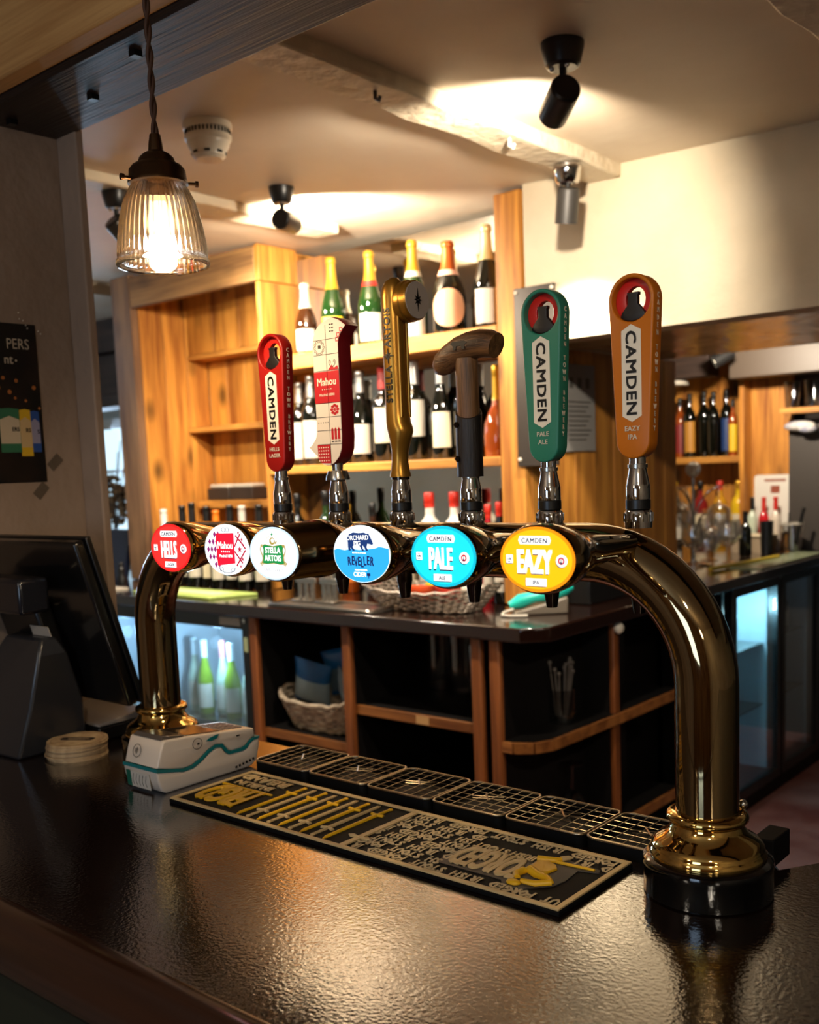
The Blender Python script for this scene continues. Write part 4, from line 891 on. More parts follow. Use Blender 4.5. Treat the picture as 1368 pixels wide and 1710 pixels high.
def rad_at(p, z):
    for (r0, z0), (r1, z1) in zip(p, p[1:]):
        if z0 <= z <= z1: return r0+(r1-r0)*(z-z0)/max(z1-z0, 1e-6)
    return p[-1][0]
def bottle(name, cat, label, loc, H, R, kind, glass, foil, lab=None, lz=(.12, .40), collar=None, group=None, ang=0, span=1.9, oval=False, capR=None):
    t = thing(name, label, cat, loc, (0, 0, ang), group)
    p, fz = prof_of(kind, H, R)
    P(t, 'glass', glass, MB().lathe(p+[(p[-1][0]*.98, p[-1][1]+.001)], 28), smooth=50)
    fp = [(rad_at(p, z)+.0016, z) for z in [fz+(p[-1][1]-fz)*i/5 for i in range(6)]]; top = p[-1][0]
    if kind == 'champagne': fp += [(top+.004, .935*H), (top+.0055, .955*H), (top+.004, .985*H), (top+.001, H), (.001, H+.001)]
    else: fp += [(top+.0025, fp[-1][1]+.001), (top+.0025, H*.992), (top, H), (.001, H)]
    P(t, 'foil' if kind in ('champagne', 'wine', 'burgundy') else 'cap', foil, MB().lathe(fp, 24), smooth=50)
    if lab is not None:
        if oval:
            m = MB(); n = 28; z0, z1 = lz[0]*H, lz[1]*H; zc, hz = (z0+z1)/2, (z1-z0)/2; v = [(0, -R-.0012, zc)]
            rings = 5
            for q in range(1, rings+1):
                for i in range(n):
                    a = 2*pi*i/n; th = -pi/2+hz/R*q/rings*cos(a); rr_ = rad_at(p, zc+hz*q/rings*sin(a))+.0012; v.append((rr_*cos(th), rr_*sin(th), zc+hz*q/rings*sin(a)))
            f = [(0, 1+i, 1+(i+1) % n) for i in range(n)]+[(1+(q-1)*n+i, 1+q*n+i, 1+q*n+(i+1) % n, 1+(q-1)*n+(i+1) % n) for q in range(1, rings) for i in range(n)]
            P(t, 'label', lab, m.add(v, f), smooth=60)
        else:
            zs = [lz[0]*H+(lz[1]-lz[0])*H*i/4 for i in range(5)]
            P(t, 'label', lab, MB().lathe([(rad_at(p, z)+.0010, z) for z in zs], 24, a0=-pi/2-span/2, a1=-pi/2+span/2), smooth=60)
    if collar is not None:
        zs = [fz-.028*H*i for i in range(-1, 2)]; P(t, 'collar', collar, MB().lathe([(rad_at(p, z)+.0024, z) for z in zs], 24), smooth=60)
    return t
S1, S2 = 2.1355, 1.6565
CH = 'champagne bottles on the top shelf'
cv = [(-2.800, .310, .049, bottlebrown, whitefoil, paper, (.02, .36), None, 'brown sparkling wine bottle with white neck foil, leftmost on the top shelf'),
      (-2.632, .395, .053, bottlegreen, goldfoil, M_c('yellow_label', '#d8b21c', .5), (.10, .36), None, 'green champagne bottle with gold neck and yellow label on the top shelf'),
      (-2.412, .385, .053, bottlegreen, goldfoil, paper, (.05, .34), M_c('red_collar', '#a81f18', .4), 'champagne bottle with gold neck and red collar on the top shelf'),
      (-2.178, .388, .053, bottlegreen, goldfoil, paper, (.03, .36), whitefoil, 'champagne bottle with gold neck and white collar behind the gold handle'),
      (-2.000, .355, .066, bottleblack, orangefoil, M_c('pink_label', '#d79a72', .5), (.07, .48), M_c('pale_pink_collar', '#d9a58c', .45), 'broad champagne bottle with orange neck and round pink label'),
      (-1.815, .385, .054, bottleblack, palefoil, paper, (.05, .38), None, 'dark champagne bottle with pale gold neck beside the right post')]
for x, H, R, g, fo, la, lz, co, lb in cv:
    bottle('champagne_bottle', 'champagne bottle', lb, (x, 2.105, S1), H, R, 'champagne', g, fo, la, lz, co, CH, ang=rad(35), oval=('round pink' in lb))
WN = 'wine bottles on the lower shelf'
wv = [(-2.895, 2.13, .37, .046, bottleblack, silvercap, paper, (.08, .52), 'wine', 'dark wine bottle with tall white label, leftmost on the lower shelf beside the red handle'),
      (-2.790, 2.10, .39, .047, bottleblack, silvercap, paper, (.08, .50), 'wine', 'dark wine bottle with silver neck, second on the lower shelf'),
      (-2.660, 2.13, .37, .047, bottleblack, silvercap, paper, (.06, .42), 'burgundy', 'sloping dark wine bottle behind the red and white tiled handle'),
      (-2.500, 2.11, .385, .050, bottleblack, silvercap, paper, (.10, .42), 'burgundy', 'dark wine bottle with white label just right of the tiled handle'),
      (-2.370, 2.11, .395, .050, bottleblack, M_c('dark_red_foil', '#7c1a14', .4), cream, (.20, .56), 'wine', 'dark wine bottle with red neck and cream label, left of the gold handle'),
      (-2.190, 2.10, .400, .051, bottleblack, silvercap, paper, (.24, .60), 'wine', 'dark wine bottle with large square white label right of the gold handle'),
      (-2.055, 2.10, .385, .047, bottleblack, silvercap, cream, (.12, .48), 'burgundy', 'dark wine bottle with narrow cream label left of the wooden handle'),
      (-1.950, 2.12, .37, .047, bottleblack, blackcap, paper, (.10, .46), 'wine', 'dark wine bottle standing directly behind the wooden handle')]
for x, y, H, R, g, fo, la, lz, kd, lb in wv: bottle('wine_bottle', 'wine bottle', lb, (x, y, S2), H, R, kd, g, fo, la, lz, None, WN, ang=rad(38), span=1.7)
bottle('brandy_bottle', 'brandy bottle', 'amber brandy bottle with gold neck at the right end of the lower shelf', (-1.785, 2.10, S2), .345, .050, 'brandy', amber, goldfoil, None)
CT = B+.0015
SP = 'spirit bottles on the back counter below the lower shelf'
sv = [(-2.860, 2.05, .43, .040, bottleblack, blackcap, paper, 'spirit', 'tall black-capped bottle on the back counter behind the red handle'),
      (-2.680, 2.05, .44, .040, bottlegreen, blackcap, cream, 'spirit', 'black-capped green bottle on the back counter behind the tiled handle'),
      (-2.560, 2.06, .38, .040, amber, goldfoil, M_c('orange_label', '#c8691a', .5), 'spirit', 'gold-capped amber bottle on the back counter right of the tiled handle'),
      (-2.405, 2.05, .385, .036, bottlebrown, blackcap, M_c('red_label', '#b3261c', .5), 'spirit', 'brown bottle with red label on the back counter left of the gold handle'),
      (-2.230, 2.08, .35, .040, amber, M_c('amber_cap', '#b8641a', .4), cream, 'spirit', 'short amber-capped bottle on the back counter right of the gold handle'),
      (-2.085, 2.04, .425, .050, M_c('frosted_white_glass', '#cfc9bd', .3), redcap, None, 'spirit', 'white frosted bottle with orange-red cap, left of its twin'),
      (-1.975, 2.06, .425, .048, M_c('frosted_white_glass', '#cfc9bd', .3), redcap, None, 'spirit', 'white frosted bottle with red cap beside the wooden handle'),
      (-1.885, 2.05, .375, .034, M_c('clear_red', '#a11722', .15), redcap, paper, 'spirit', 'red-capped bottle partly behind the wooden handle ferrule'),
      (-1.805, 2.05, .375, .030, M_c('clear_red', '#a11722', .15), redcap, paper, 'spirit', 'red-capped bottle just right of the wooden handle'),
      (-1.738, 2.03, .385, .030, bottleblack, redcap, paper, 'spirit', 'slim bottle with red cap next to the right post')]
for x, y, H, R, g, fo, la, kd, lb in sv: bottle('spirit_bottle', 'spirit bottle', lb, (x, y, CT), H, R, kd, g, fo, la, (.12, .5), None, SP, ang=rad(38))
LW = 'wine bottles on the back counter under the left cabinet'
lv = [(-3.690, .372, M_c('white_capped', '#d8d4cc', .4), M_c('pale_glass', '#8f9a86', .1), paper, 'pale bottle with white cap, leftmost of the row behind the red badge'),
      (-3.560, .388, blackcap, bottleblack, paper, 'black-topped wine bottle, second of the row under the cabinet'),
      (-3.465, .402, blackcap, bottleblack, paper, 'tallest black-topped wine bottle, third of the row under the cabinet'),
      (-3.375, .384, blackcap, bottleblack, cream, 'black-topped wine bottle, fourth of the row under the cabinet'),
      (-3.288, .365, M_c('bright_orange_foil', '#d8701a', .35), bottleblack, paper, 'wine bottle with bright orange foil in the row under the cabinet'),
      (-3.205, .388, blackcap, bottleblack, paper, 'black-topped wine bottle right of the orange-foiled one'),
      (-3.100, .386, M_c('grey_white_foil', '#b9b2a8', .4), bottleblack, paper, 'white-collared wine bottle, second from right in the row under the cabinet'),
      (-3.000, .388, blackcap, bottleblack, paper, 'black-topped wine bottle at the right end of the row under the cabinet')]
for k, (x, H, fo, g, la, lb) in enumerate(lv): bottle('wine_bottle', 'wine bottle', lb, (x, 1.93+.015*(k % 2), CT), H, .041, 'wine', g, fo, la, (.12, .42), None, LW, ang=rad(48), span=1.6)
for k, x in enumerate((-3.76, -3.575)):
    b_ = thing('storage_box', ('left' if k == 0 else 'right')+' of two dark boxes with pale lids on the low cabinet shelf', 'box', (x, 2.39, 1.4995), group='dark boxes in the cabinet')
    P(b_, 'body', mat('dark_brown_card', '#2b211b', .6) if k == 0 else bpy.data.materials['dark_brown_card'], MB().box(-.088, -.055, 0, .088, .055, .060), bevel=.004)
    P(b_, 'lid', paper, MB().box(-.075, -.048, .0605, .075, .048, .082), bevel=.008)

# ================================================================== THINGS ON THE BACK COUNTER
gm = thing('bar_towel_mat', 'pale green bar mat lying on the back counter', 'bar mat', (-3.13, 1.70, B))
P(gm, 'mat', mat('pale_green_rubber', '#9fb660', .6), MB().prism([(-.42, -.075), (.16, -.095), (.245, .11), (-.36, .115)], 0, .012), bevel=.003)
P(gm, 'stripe', mat('cream_green', '#d0d6a0', .6), MB().prism([(-.30, -.02), (.12, -.035), (.15, .05), (-.26, .055)], .0122, .0135))
ba = thing('cutlery_tray', 'flat grey metal tray on the back counter edge', 'tray', (-2.26, 1.66, B))
P(ba, 'plate', mat('grey_tray', '#5d5852', .35, .6), MB().box(-.30, -.085, 0, .26, .085, .010), bevel=.003)
P(ba, 'rim', steel, MB().tube([(x, y, .012) for x, y in rrect(.555, .165, .02, 5, -.02, 0)], .004, 8, closed=True))
def stand(name, label, x, y, h, w):
    t = thing(name, label, 'rack', (x, y, B+.012), group='steel frames on the counter tray')
    for k, s in enumerate((-w, 0, w)):
        P(t, 'upright', steel, MB().box(s-.010, -.006, 0, s+.010, .006, h*(1-.1*(k % 2))), bevel=.003)
    P(t, 'crossbar', steel, MB().box(-w-.02, -.008, h*.45, w+.02, .008, h*.45+.025), bevel=.003)
    P(t, 'foot', steel, MB().box(-w-.02, -.035, 0, w+.02, .035, .008), bevel=.002)
stand('menu_rack', 'left steel upright rack on the grey counter tray', -2.46, 1.70, .16, .035)
stand('menu_rack', 'right steel upright rack on the grey counter tray', -2.33, 1.70, .16, .030)
sn = thing('wire_basket', 'woven silver wire basket of snacks on the back counter', 'basket', (-1.90, 1.80, B))
bw = MB(); n = 44
def brim(k, tz): return (1-.30*(1-tz))
for q in range(8):
    tz = q/7; z = .006+.085*tz; sc_ = .70+.30*tz; z2 = .018*tz
    bw.tube([(.285*sc_*cos(2*pi*i/n)*(1+.15*abs(sin(4*pi*i/n))), .135*sc_*sin(2*pi*i/n)*(1+.15*abs(sin(4*pi*i/n))), z+z2*cos(4*pi*i/n)+.003*(1 if (i+q) % 2 else -1)) for i in range(n)], .0042, 6, closed=True)
for i in range(n):
    a = 2*pi*i/n; k_ = 1+.15*abs(sin(2*a)); bw.tube([(.285*.70*cos(a)*k_, .135*.70*sin(a)*k_, .004), (.285*cos(a)*k_, .135*sin(a)*k_, .091+.018*cos(2*a))], .003, 5)
P(sn, 'weave', mat('silver_wicker', '#8f8478', .35, .5), bw, smooth=60)
P(sn, 'base', mat('dark_wicker', '#3a332c', .6), MB().lathe([(.001, .006), (.20, .006), (.20, .010), (.001, .010)], 28, sx=1, sy=.5))
for k, (x, y, c, nm) in enumerate(((-.10, .0, '#d9c41a', 'yellow'), (.02, .03, '#d4b916', 'golden yellow'), (.10, -.01, '#b5301e', 'red'), (-.02, -.03, '#c4461e', 'orange red'), (.16, .02, '#cfc9b8', 'white'))):
    m = MB(); secs = []
    for i in range(9):
        u = -1+2*i/8; th = .020*(1-abs(u)**2.5)+.001; secs.append([(.06*u, th*cos(2*pi*q/14), .042*sin(2*pi*q/14)*(1-.1*(1-u*u))) for q in range(14)])
    m.loft(secs, Matrix.Translation((-1.90+x, 1.80+y, B+.058)) @ Matrix.Rotation(.3*k-.5, 4, 'Z') @ Matrix.Rotation(.5, 4, 'X'))
    tag(m.build('snack_packet', mat('foil_packet_%d' % k, c, .3)), f'{nm} snack packet in the silver wire basket', 'packet', 'snack packets in the wire basket')
ph = thing('telephone', 'turquoise-topped handset on its grey cradle at the counter corner', 'telephone', (-1.47, 1.87, B), (0, 0, .75))
P(ph, 'cradle', mat('grey_cradle', '#6f6558', .4), MB().prism([(-.09, 0), (.10, 0), (.10, .060), (.05, .045), (-.05, .022), (-.09, .012)], -.045, .045, Matrix.Rotation(pi/2, 4, 'X')), bevel=.006)
hs_ = MB(); hs_.tube([(-.10, 0, .030), (-.06, 0, .046), (-.01, 0, .058), (.05, 0, .070), (.10, 0, .085), (.125, 0, .088)], [.014, .026, .020, .028, .026, .012], 14)
P(ph, 'handset', mat('turquoise_plastic', '#1ec4b4', .3), hs_, smooth=60)
P(ph, 'cord', mat('white_cord', '#c9c2b4', .5), MB().tube([(-.09, -.02, .02), (-.125, -.03, .012), (-.135, -.05, .006), (-.11, -.075, .005), (-.05, -.085, .005)], .005, 8), smooth=60)
pb = thing('power_box', 'black box with a tiny green light behind the telephone', 'box', (-1.52, 2.20, B))
P(pb, 'case', black, MB().box(-.06, -.09, 0, .12, .30, .16), bevel=.006)
P(pb, 'indicator', glow('green_led', '#30ff50', 3), MB().ball(.004, (.121, -.06, .115), 8))

# ================================================================== UNDER-COUNTER SHELVES
wb_ = thing('wicker_basket', 'pale wicker basket with blue crisp packets on the low counter shelf', 'basket', (-2.412, 1.775, .5855))
wk = MB(); n = 40
def sq(a, w, d):
    c, s = cos(a), sin(a); e = .55; return (w*math.copysign(abs(c)**e, c), d*math.copysign(abs(s)**e, s))
for q in range(9):
    tz = q/8; k_ = .74+.26*tz; dip = .018*tz
    wk.tube([(*sq(2*pi*i/n, .222*k_, .150*k_), .012+.125*tz+dip*cos(4*pi*i/n)+.004*(1 if (i+q) % 2 else -1)) for i in range(n)], .0095, 7, closed=True)
P(wb_, 'weave', vary(mat('pale_wicker', '#a8967e', .7), '#8a7866', '#c4b49c', 30), wk, smooth=60)
P(wb_, 'base', mat('brown_wicker', '#5c4a3a', .7), MB().prism([sq(2*pi*i/n, .15, .113) for i in range(n)], .002, .012))
def packet(label, loc, rot, c, c2, w=.075, h=.095):
    t = thing('crisp_packet', label, 'packet', loc, rot, 'crisp packets in the wicker basket'); secs = []
    for i in range(11):
        u = -1+2*i/10; th = .028*(1-abs(u)**3)+.001; secs.append([(w*cos(2*pi*q/18)*(1-.08*(1-u*u)), th*sin(2*pi*q/18), h*u) for q in range(18)])
    P(t, 'bag', c, MB().loft(secs), smooth=60)
    secs = [[(x*1.01, y*1.03, z) for x, y, z in s] for s in secs[1:7]]
    P(t, 'printed_front', c2, MB().loft(secs), smooth=60)
blue = mat('blue_foil', '#1c5f9e', .3); pale_ = mat('pale_blue_foil', '#9fb6c4', .35)
packet('blue and silver crisp packet at the front of the wicker basket', (-2.50, 1.745, .765), (.35, .25, .35), blue, pale_, .085, .105)
packet('blue crisp packet standing upright at the back of the basket', (-2.42, 1.84, .805), (.1, -.2, .35), blue, mat('grey_blue_foil', '#5f7686', .35))
packet('pale crisp packet at the right of the wicker basket', (-2.285, 1.735, .745), (.3, .4, -.4), mat('silver_blue_foil', '#7d8e99', .35), pale_)
darkglass = clear('shaded_glass', (.80, .80, .80), .05, .5, .03)
def pint(x, y, z, label, h=.165, grp='pint glasses on the shelf'):
    t = thing('pint_glass', label, 'glass', (x, y, z), group=grp)
    P(t, 'body', darkglass, MB().lathe([(.001, .004), (.030, .004), (.032, 0), (.046, h), (.0435, h), (.030, .010), (.001, .010)], 24), smooth=50)
for k, (x, y) in enumerate(((-2.02, 1.98), (-1.90, 1.97), (-1.79, 1.99), (-1.67, 1.80))):
    t = thing('glass_jug', ['tall glass jug on the upper middle shelf, leftmost', 'tall glass jug on the upper middle shelf, second', 'tall glass jug on the upper middle shelf, third', 'ribbed glass jug nearest the shelf edge by the divider'][k], 'jug', (x, y, .7455), group='glass jugs on the middle shelf')
    P(t, 'body', darkglass, MB().lathe([(.001, .005), (.042, .005), (.045, 0), (.053, .08), (.056, .24), (.053, .24), (.045, .012), (.001, .012)], 24), smooth=50)
    P(t, 'handle', darkglass, MB().tube([(.050, 0, .20), (.085, 0, .19), (.092, 0, .12), (.075, 0, .06), (.048, 0, .05)], .007, 8), smooth=60)
for k in range(8):
    pint(-2.06+.125*(k % 4)+.03*(k//4), 1.72+.16*(k//4), .044, f'tumbler on the bottom shelf, {ORD[k % 4]} from left in the {"front" if k < 4 else "back"} row', .26, 'tumblers on the bottom shelf')
tag(MB().box(-1.83, 1.93, .98, -1.77, 1.932, 1.045).build('price_card', paper), 'small pale card hanging under the counter above the jugs', 'card')
def stem(x, y, z, label, H=.19, R=.040, grp=None, m=darkglass, flip=False):
    t = thing('wine_glass', label, 'glass', (x, y, z), (pi, 0, 0) if flip else (0, 0, 0), grp)
    P(t, 'bowl', m, MB().lathe([(.006, .42*H), (R*.55, .47*H), (R*.95, .60*H), (R, .72*H), (R*.82, H), (R*.80, H), (R*.96, .72*H), (R*.90, .60*H), (R*.5, .49*H), (.001, .46*H)], 24), smooth=60)
    P(t, 'stem', m, MB().lathe([(.0045, .012), (.0040, .30*H), (.0055, .42*H)], 12), smooth=60)
    P(t, 'foot', m, MB().lathe([(R*.85, 0), (R*.85, .0025), (.010, .007), (.0045, .013)], 24), smooth=60)
    return t
stem(-1.38, 1.72, .3065+.20, 'upturned wine glass on the low corner shelf, left one', .20, .046, 'wine glasses on the corner shelf', flip=True)
stem(-1.40, 1.96, .3065+.24, 'upturned wine glass on the low corner shelf, right one', .24, .048, 'wine glasses on the corner shelf', flip=True)
jr = thing('straw_jar', 'dim glass jar of stirrers on the upper corner shelf', 'jar', (-1.42, 1.93, .7055))
P(jr, 'jar', darkglass, MB().lathe([(.001, .004), (.048, .004), (.05, 0), (.052, .12), (.049, .12), (.046, .010), (.001, .010)], 24))
stm = MB()
for k in range(14): a = k*2.4; stm.tube([(.02*cos(a), .02*sin(a), .02), (.044*cos(a), .044*sin(a), .20+.02*sin(k*3))], .003, 5).ball(.008, (.044*cos(a), .044*sin(a), .20+.02*sin(k*3)), 8)
P(jr, 'stirrers', mat('grey_stirrers', '#6a625a', .3), stm)
tag(MB().lathe([(.001, 0), (.018, .004), (.022, .015), (.014, .026), (.001, .028)], 20, axis_m((-1.312, 2.14, 1.02), (1, -.2, 0))).build('door_knob', white, smooth=60), 'small white knob on the counter divider under the corner', 'knob')
FW = 'wine bottles in the blue-lit fridge'
for k, (x, y, g, fo, la, nm) in enumerate(((-3.28, 1.75, 'green_tint', 'blue_white', 'paper', 'white-topped'), (-3.185, 1.73, 'green_tint', 'blue_white', 'paper', 'pale-topped'), (-3.09, 1.76, 'green_tint', 'rose_cap', 'paper', 'rose-topped'), (-2.995, 1.73, 'green_tint', 'blue_white', 'paper', 'silver-topped'), (-2.90, 1.75, 'green_tint', 'blue_white', 'paper', 'grey-topped'))):
    gl = M_c('yellow_green_wine', '#6f8a20', .08); bottle('wine_bottle', 'wine bottle', f'{nm} white wine bottle in the blue fridge, {ORD[k]} from left on the upper level', (x, y, .552), .34, .038, 'burgundy', gl if k % 2 else M_c('pale_wine', '#9fb0a0', .08), M_c('fridge_foil', '#c9d6dc', .35) if k != 2 else M_c('rose_foil', '#b0707a', .35), paper, (.1, .42), None, FW, ang=rad(45))
    bottle('wine_bottle', 'wine bottle', f'wine bottle on the bottom level of the blue fridge, {ORD[k]} from left', (x+.01, y, .139), .34, .038, 'burgundy', gl, M_c('fridge_foil', '#c9d6dc', .35), paper, (.1, .45), None, FW, ang=rad(45))
for k in range(3):
    bottle('beer_bottle', 'beer bottle', f'bottle in the darker right fridge, {ORD[k]} from its left', (-1.40, 3.80+.10*k, .727), .235, .032, 'beer', (bottlebrown, M_c('blue_bottle', '#1a3f9a', .1), bottlegreen)[k], silvercap, (paper, M_c('yellow_beer', '#c8a01c', .5), paper)[k], (.15, .45), None, 'bottles in the darker right fridge', ang=rad(90))

# ================================================================== FAR END OF THE BAR, RIGHT
fs = thing('far_shelf_unit', 'reclaimed timber shelf with spirits at the far right end of the bar', 'shelf unit', (0, 0, 0))
FYY = 4.5
P(fs, 'back_boards', pineZ, planks(MB(), 'x', -2.64, -1.79, 4.66, 4.69, B+.002, 2.2, .14), bevel=.002)
P(fs, 'inner_side', pineZ, MB().box(-1.790, 4.40, B+.002, -1.762, 4.655, 2.2), bevel=.003)
P(fs, 'front_post', pineZ, MB().box(-1.760, FYY-.01, B+.002, -1.533, FYY+.03, 2.2), bevel=.004)
P(fs, 'shelf', pineX, MB().box(-2.64, 4.45, 1.585, -1.792, 4.655, 1.622), bevel=.003)
P(fs, 'left_side', pineZ, MB().box(-2.64, 4.45, B+.002, -2.615, 4.655, 2.2))
FS = 'spirits on the far right shelf'
fv = [(-2.52, .30, .045, 'bottleclear', silvercap, M_c('green_label', '#6f9a2c', .5), 'round green-labelled bottle at the left of the far shelf'),
      (-2.42, .30, .044, 'bottleclear', silvercap, cream, 'clear bottle with cream label on the far shelf, left of the dark ones'),
      (-2.30, .31, .042, 'bottleclear', silvercap, M_c('white_red_label', '#d8c8b8', .5), 'white-labelled bottle on the far shelf right of the orange handle'),
      (-2.215, .33, .040, 'amber', blackcap, M_c('dark_red_label', '#7a1c1c', .5), 'dark red bottle on the far shelf'),
      (-2.140, .35, .042, 'black', blackcap, M_c('amber_label', '#b07a2a', .5), 'black bottle with amber label on the far shelf'),
      (-2.065, .36, .042, 'black', blackcap, None, 'tall black bottle on the far shelf behind the chrome ball'),
      (-1.995, .35, .040, 'black', blackcap, None, 'black bottle on the far shelf left of the blue-labelled one'),
      (-1.930, .36, .040, 'black', blackcap, M_c('navy_label', '#1c3566', .5), 'black bottle with navy label on the far shelf'),
      (-1.880, .30, .030, 'amber', blackcap, M_c('yellow_spirit_label', '#d8b01c', .5), 'yellow-labelled bottle on the far shelf'),
      (-1.822, .37, .026, 'red', redcap, M_c('orange_red_label', '#c4401c', .5), 'orange-red bottle with red cap at the right of the far shelf')]
gls = {'bottleclear': M_c('clear_spirit', '#8f8a7c', .06), 'amber': amber, 'black': bottleblack, 'red': M_c('red_spirit', '#7a1810', .06)}
for k, (x, H, R, g, fo, la, lb) in enumerate(fv): bottle('spirit_bottle', 'spirit bottle', lb, (x, 4.53+.03*(k % 2), 1.6225), H*1.05, R*.85, 'spirit', gls[g], fo, la, (.08, .56), None, FS, ang=rad(25))
for k, (x, c, nm) in enumerate(((-2.50, '#2a2622', 'dark'), (-2.38, '#8a4a1c', 'amber'), (-2.26, '#3c3228', 'brown'), (-2.10, '#7a1c1c', 'red'), (-1.98, '#c08a20', 'yellow'), (-1.87, '#d8b01c', 'bright yellow'))):
    bottle('spirit_bottle', 'spirit bottle', f'{nm} bottle under the far shelf behind the hanging glasses', (x, 4.58, CT), .38, .042, 'spirit', M_c('low_spirit_%d' % k, c, .1), (blackcap, redcap, goldfoil)[k % 3], (paper, cream)[k % 2], (.1, .5), None, 'bottles under the far shelf', ang=rad(25))
tag(MB().lathe([(.11, 0), (.105, .02), (.03, .055), (.012, .06), (.012, .10), (.001, .10)], 28, T(-2.18, 4.35, 2.03)).build('enamel_shade', paper, smooth=50), 'white enamel lampshade in the far recess above the spirits', 'lamp')
dp = tag(MB().box(-1.528, 4.44, B+.002, -.9, 4.46, 1.80).build('chalkboard', mat('dark_slate_board', '#3d3732', .5)), 'dark slate board at the far right behind the measuring jug', 'board')
ts_ = thing('glass_shelf', 'short timber shelf at the right frame edge holding glasses', 'shelf', (-1.2, 4.46, 1.83))
P(ts_, 'board', pineX, MB().box(-.33, -.16, 0, .3, .0, .028), bevel=.003)
for k, x in enumerate((-1.49, -1.385)):
    pint(x, 4.38, 1.8585, 'tumbler on the timber shelf at the right frame edge, '+('left' if k == 0 else 'right')+' one', .14, 'tumblers at the right frame edge')
tw = MB(); tw.ball(.05, (0, 0, 0), 18, sx=1.7, sy=.8, sz=.55).ball(.035, (.05, -.02, -.02), 14, sx=1.4, sz=.6)
tag(tw.build('folded_cloth', vary(mat('white_cloth', '#cdc6bd', .8), '#8a8ca0', '#d8d2c8', 18), smooth=70, loc=(-1.455, 4.395, 1.765)), 'crumpled white cloth hanging under the shelf at the right frame edge', 'cloth')

# glass tree with balloon glasses
GX, GY = -1.665, 3.55
tr = thing('glass_tree', 'chrome glass tree with a caged ball top and curved arms on the right counter', 'glass stand', (GX, GY, B))
P(tr, 'foot', chrome, MB().lathe([(.085, 0), (.085, .006), (.02, .016), (.008, .03)], 32))
P(tr, 'pole', bpy.data.materials['brushed_steel'], MB().cyl(.0075, .02, .435, 14))
kb = MB()
for k in range(5):
    a = k*pi/5; kb.tube([(.032*cos(t)*cos(a), .032*cos(t)*sin(a), .465+.032*sin(t)) for t in [2*pi*i/28 for i in range(28)]], .0052, 7, closed=True)
P(tr, 'caged_ball', mat('satin_steel', '#d6d0c6', .3, .8), kb, smooth=60)
arms = []
for k in range(6):
    a = 2*pi*k/6+.35; R_ = .105; h0, h1 = .22, .36
    for q, (hb, ht, rr_) in enumerate(((.24, .375, .105),) if k % 2 == 0 else ((.12, .255, .120),)):
        c_, s_ = cos(a), sin(a)
        P(tr, 'arm', chrome, MB().tube([(.006*c_, .006*s_, hb), (.035*c_, .035*s_, hb+.07), (.07*c_, .07*s_, ht-.02), (rr_*c_, rr_*s_, ht), ((rr_+.015)*c_, (rr_+.015)*s_, ht+.002)], .0045, 8), smooth=60)
        arms.append((rr_*c_, rr_*s_, ht))
gnames = ['upper arm facing the back', 'lower arm at the far left', 'upper arm at the left', 'lower arm facing the bar', 'upper arm at the right', 'lower arm at the right']
for k, (x, y, z) in enumerate(arms):
    H = .19; stem(GX+x*1.12, GY+y*1.12, B+z+.008, f'balloon gin glass hanging upside down from the chrome tree, {gnames[k]}', H, .056, 'balloon glasses on the chrome tree', clearglass, flip=True)
for k, (x, y) in enumerate(((-1.60, 3.40), (-1.55, 3.72), (-1.70, 3.80), (-1.78, 3.42), (-1.50, 3.56))):
    stem(x, y, CT, f'balloon glass standing on the right counter near the chrome tree, {["closest to the bar", "right of the pole", "behind the pole", "left of the pole", "nearest the counter edge"][k]}', .21, .055, 'standing glasses by the chrome tree', clearglass)
bottle('wine_bottle', 'wine bottle', 'slim black bottle standing right of the chrome glass tree', (-1.60, 4.02, CT), .235, .032, 'wine', bottleblack, blackcap, None)
tb = thing('plastic_tub', 'low cream plastic tub with lid on the right counter', 'tub', (-1.665, 4.28, B))
P(tb, 'body', mat('cream_plastic', '#b29c80', .5), MB().loft([rr3 for rr3 in [[(x, y, 0) for x, y in rrect(.20, .13, .02)], [(x, y, .085) for x, y in rrect(.23, .15, .02)]]]), smooth=40)
P(tb, 'lid', mat('pale_plastic_lid', '#cbbb9c', .5), MB().prism(rrect(.24, .16, .02), .0855, .096), bevel=.003)
mc = thing('menu_sign', 'white rounded card sign leaning behind the pourers', 'sign', (-1.615, 4.475, B+.10))
P(mc, 'card', M_c('white_card', '#d9d3c8', .4), MB().shape([rrect(.235, .31, .02)], .003, face_y(0, 0, .155)))
P(mc, 'printed_motif', mat('card_print', '#8f4a34', .5), MB().shape([rrect(.12, .012, .004, 3, .0, .22), rrect(.05, .04, .004, 3, 0, .17)], .0002, face_y(0, -.0035, .06)))
cs = [(-1.715, '#b8c4b0', blackcap, 'clear'), (-1.650, '#b51c24', redcap, 'red'), (-1.585, '#cdbfae', redcap, 'cream')]
for k, (x, c, fo, nm) in enumerate(cs): bottle('syrup_bottle', 'syrup bottle', f'{nm} pouring bottle in front of the white card sign', (x, 4.40, CT), .29, .028, 'wine', M_c('syrup_%d' % k, c, .15), fo, None, group='syrup bottles by the card sign')
tag(MB().lathe([(.030, 0), (.036, .17), (.033, .17), (.028, .006), (.001, .006)], 24).build('black_tumbler', black, smooth=50, loc=(-1.565, 4.22, CT)), 'black cocktail tumbler right of the cream tub', 'tumbler')
mj = thing('measuring_jug', 'clear jug of bar tools at the right end of the counter', 'jug', (-1.46, 4.30, CT))
P(mj, 'body', clear('jug_glass', (.9, .9, .9), .10, .6, .05), MB().lathe([(.001, .004), (.042, .004), (.045, 0), (.058, .15), (.055, .15), (.042, .010), (.001, .010)], 28), smooth=50)
P(mj, 'rim', paper, MB().lathe([(.060, .148), (.060, .155), (.054, .155), (.054, .148)], 28))
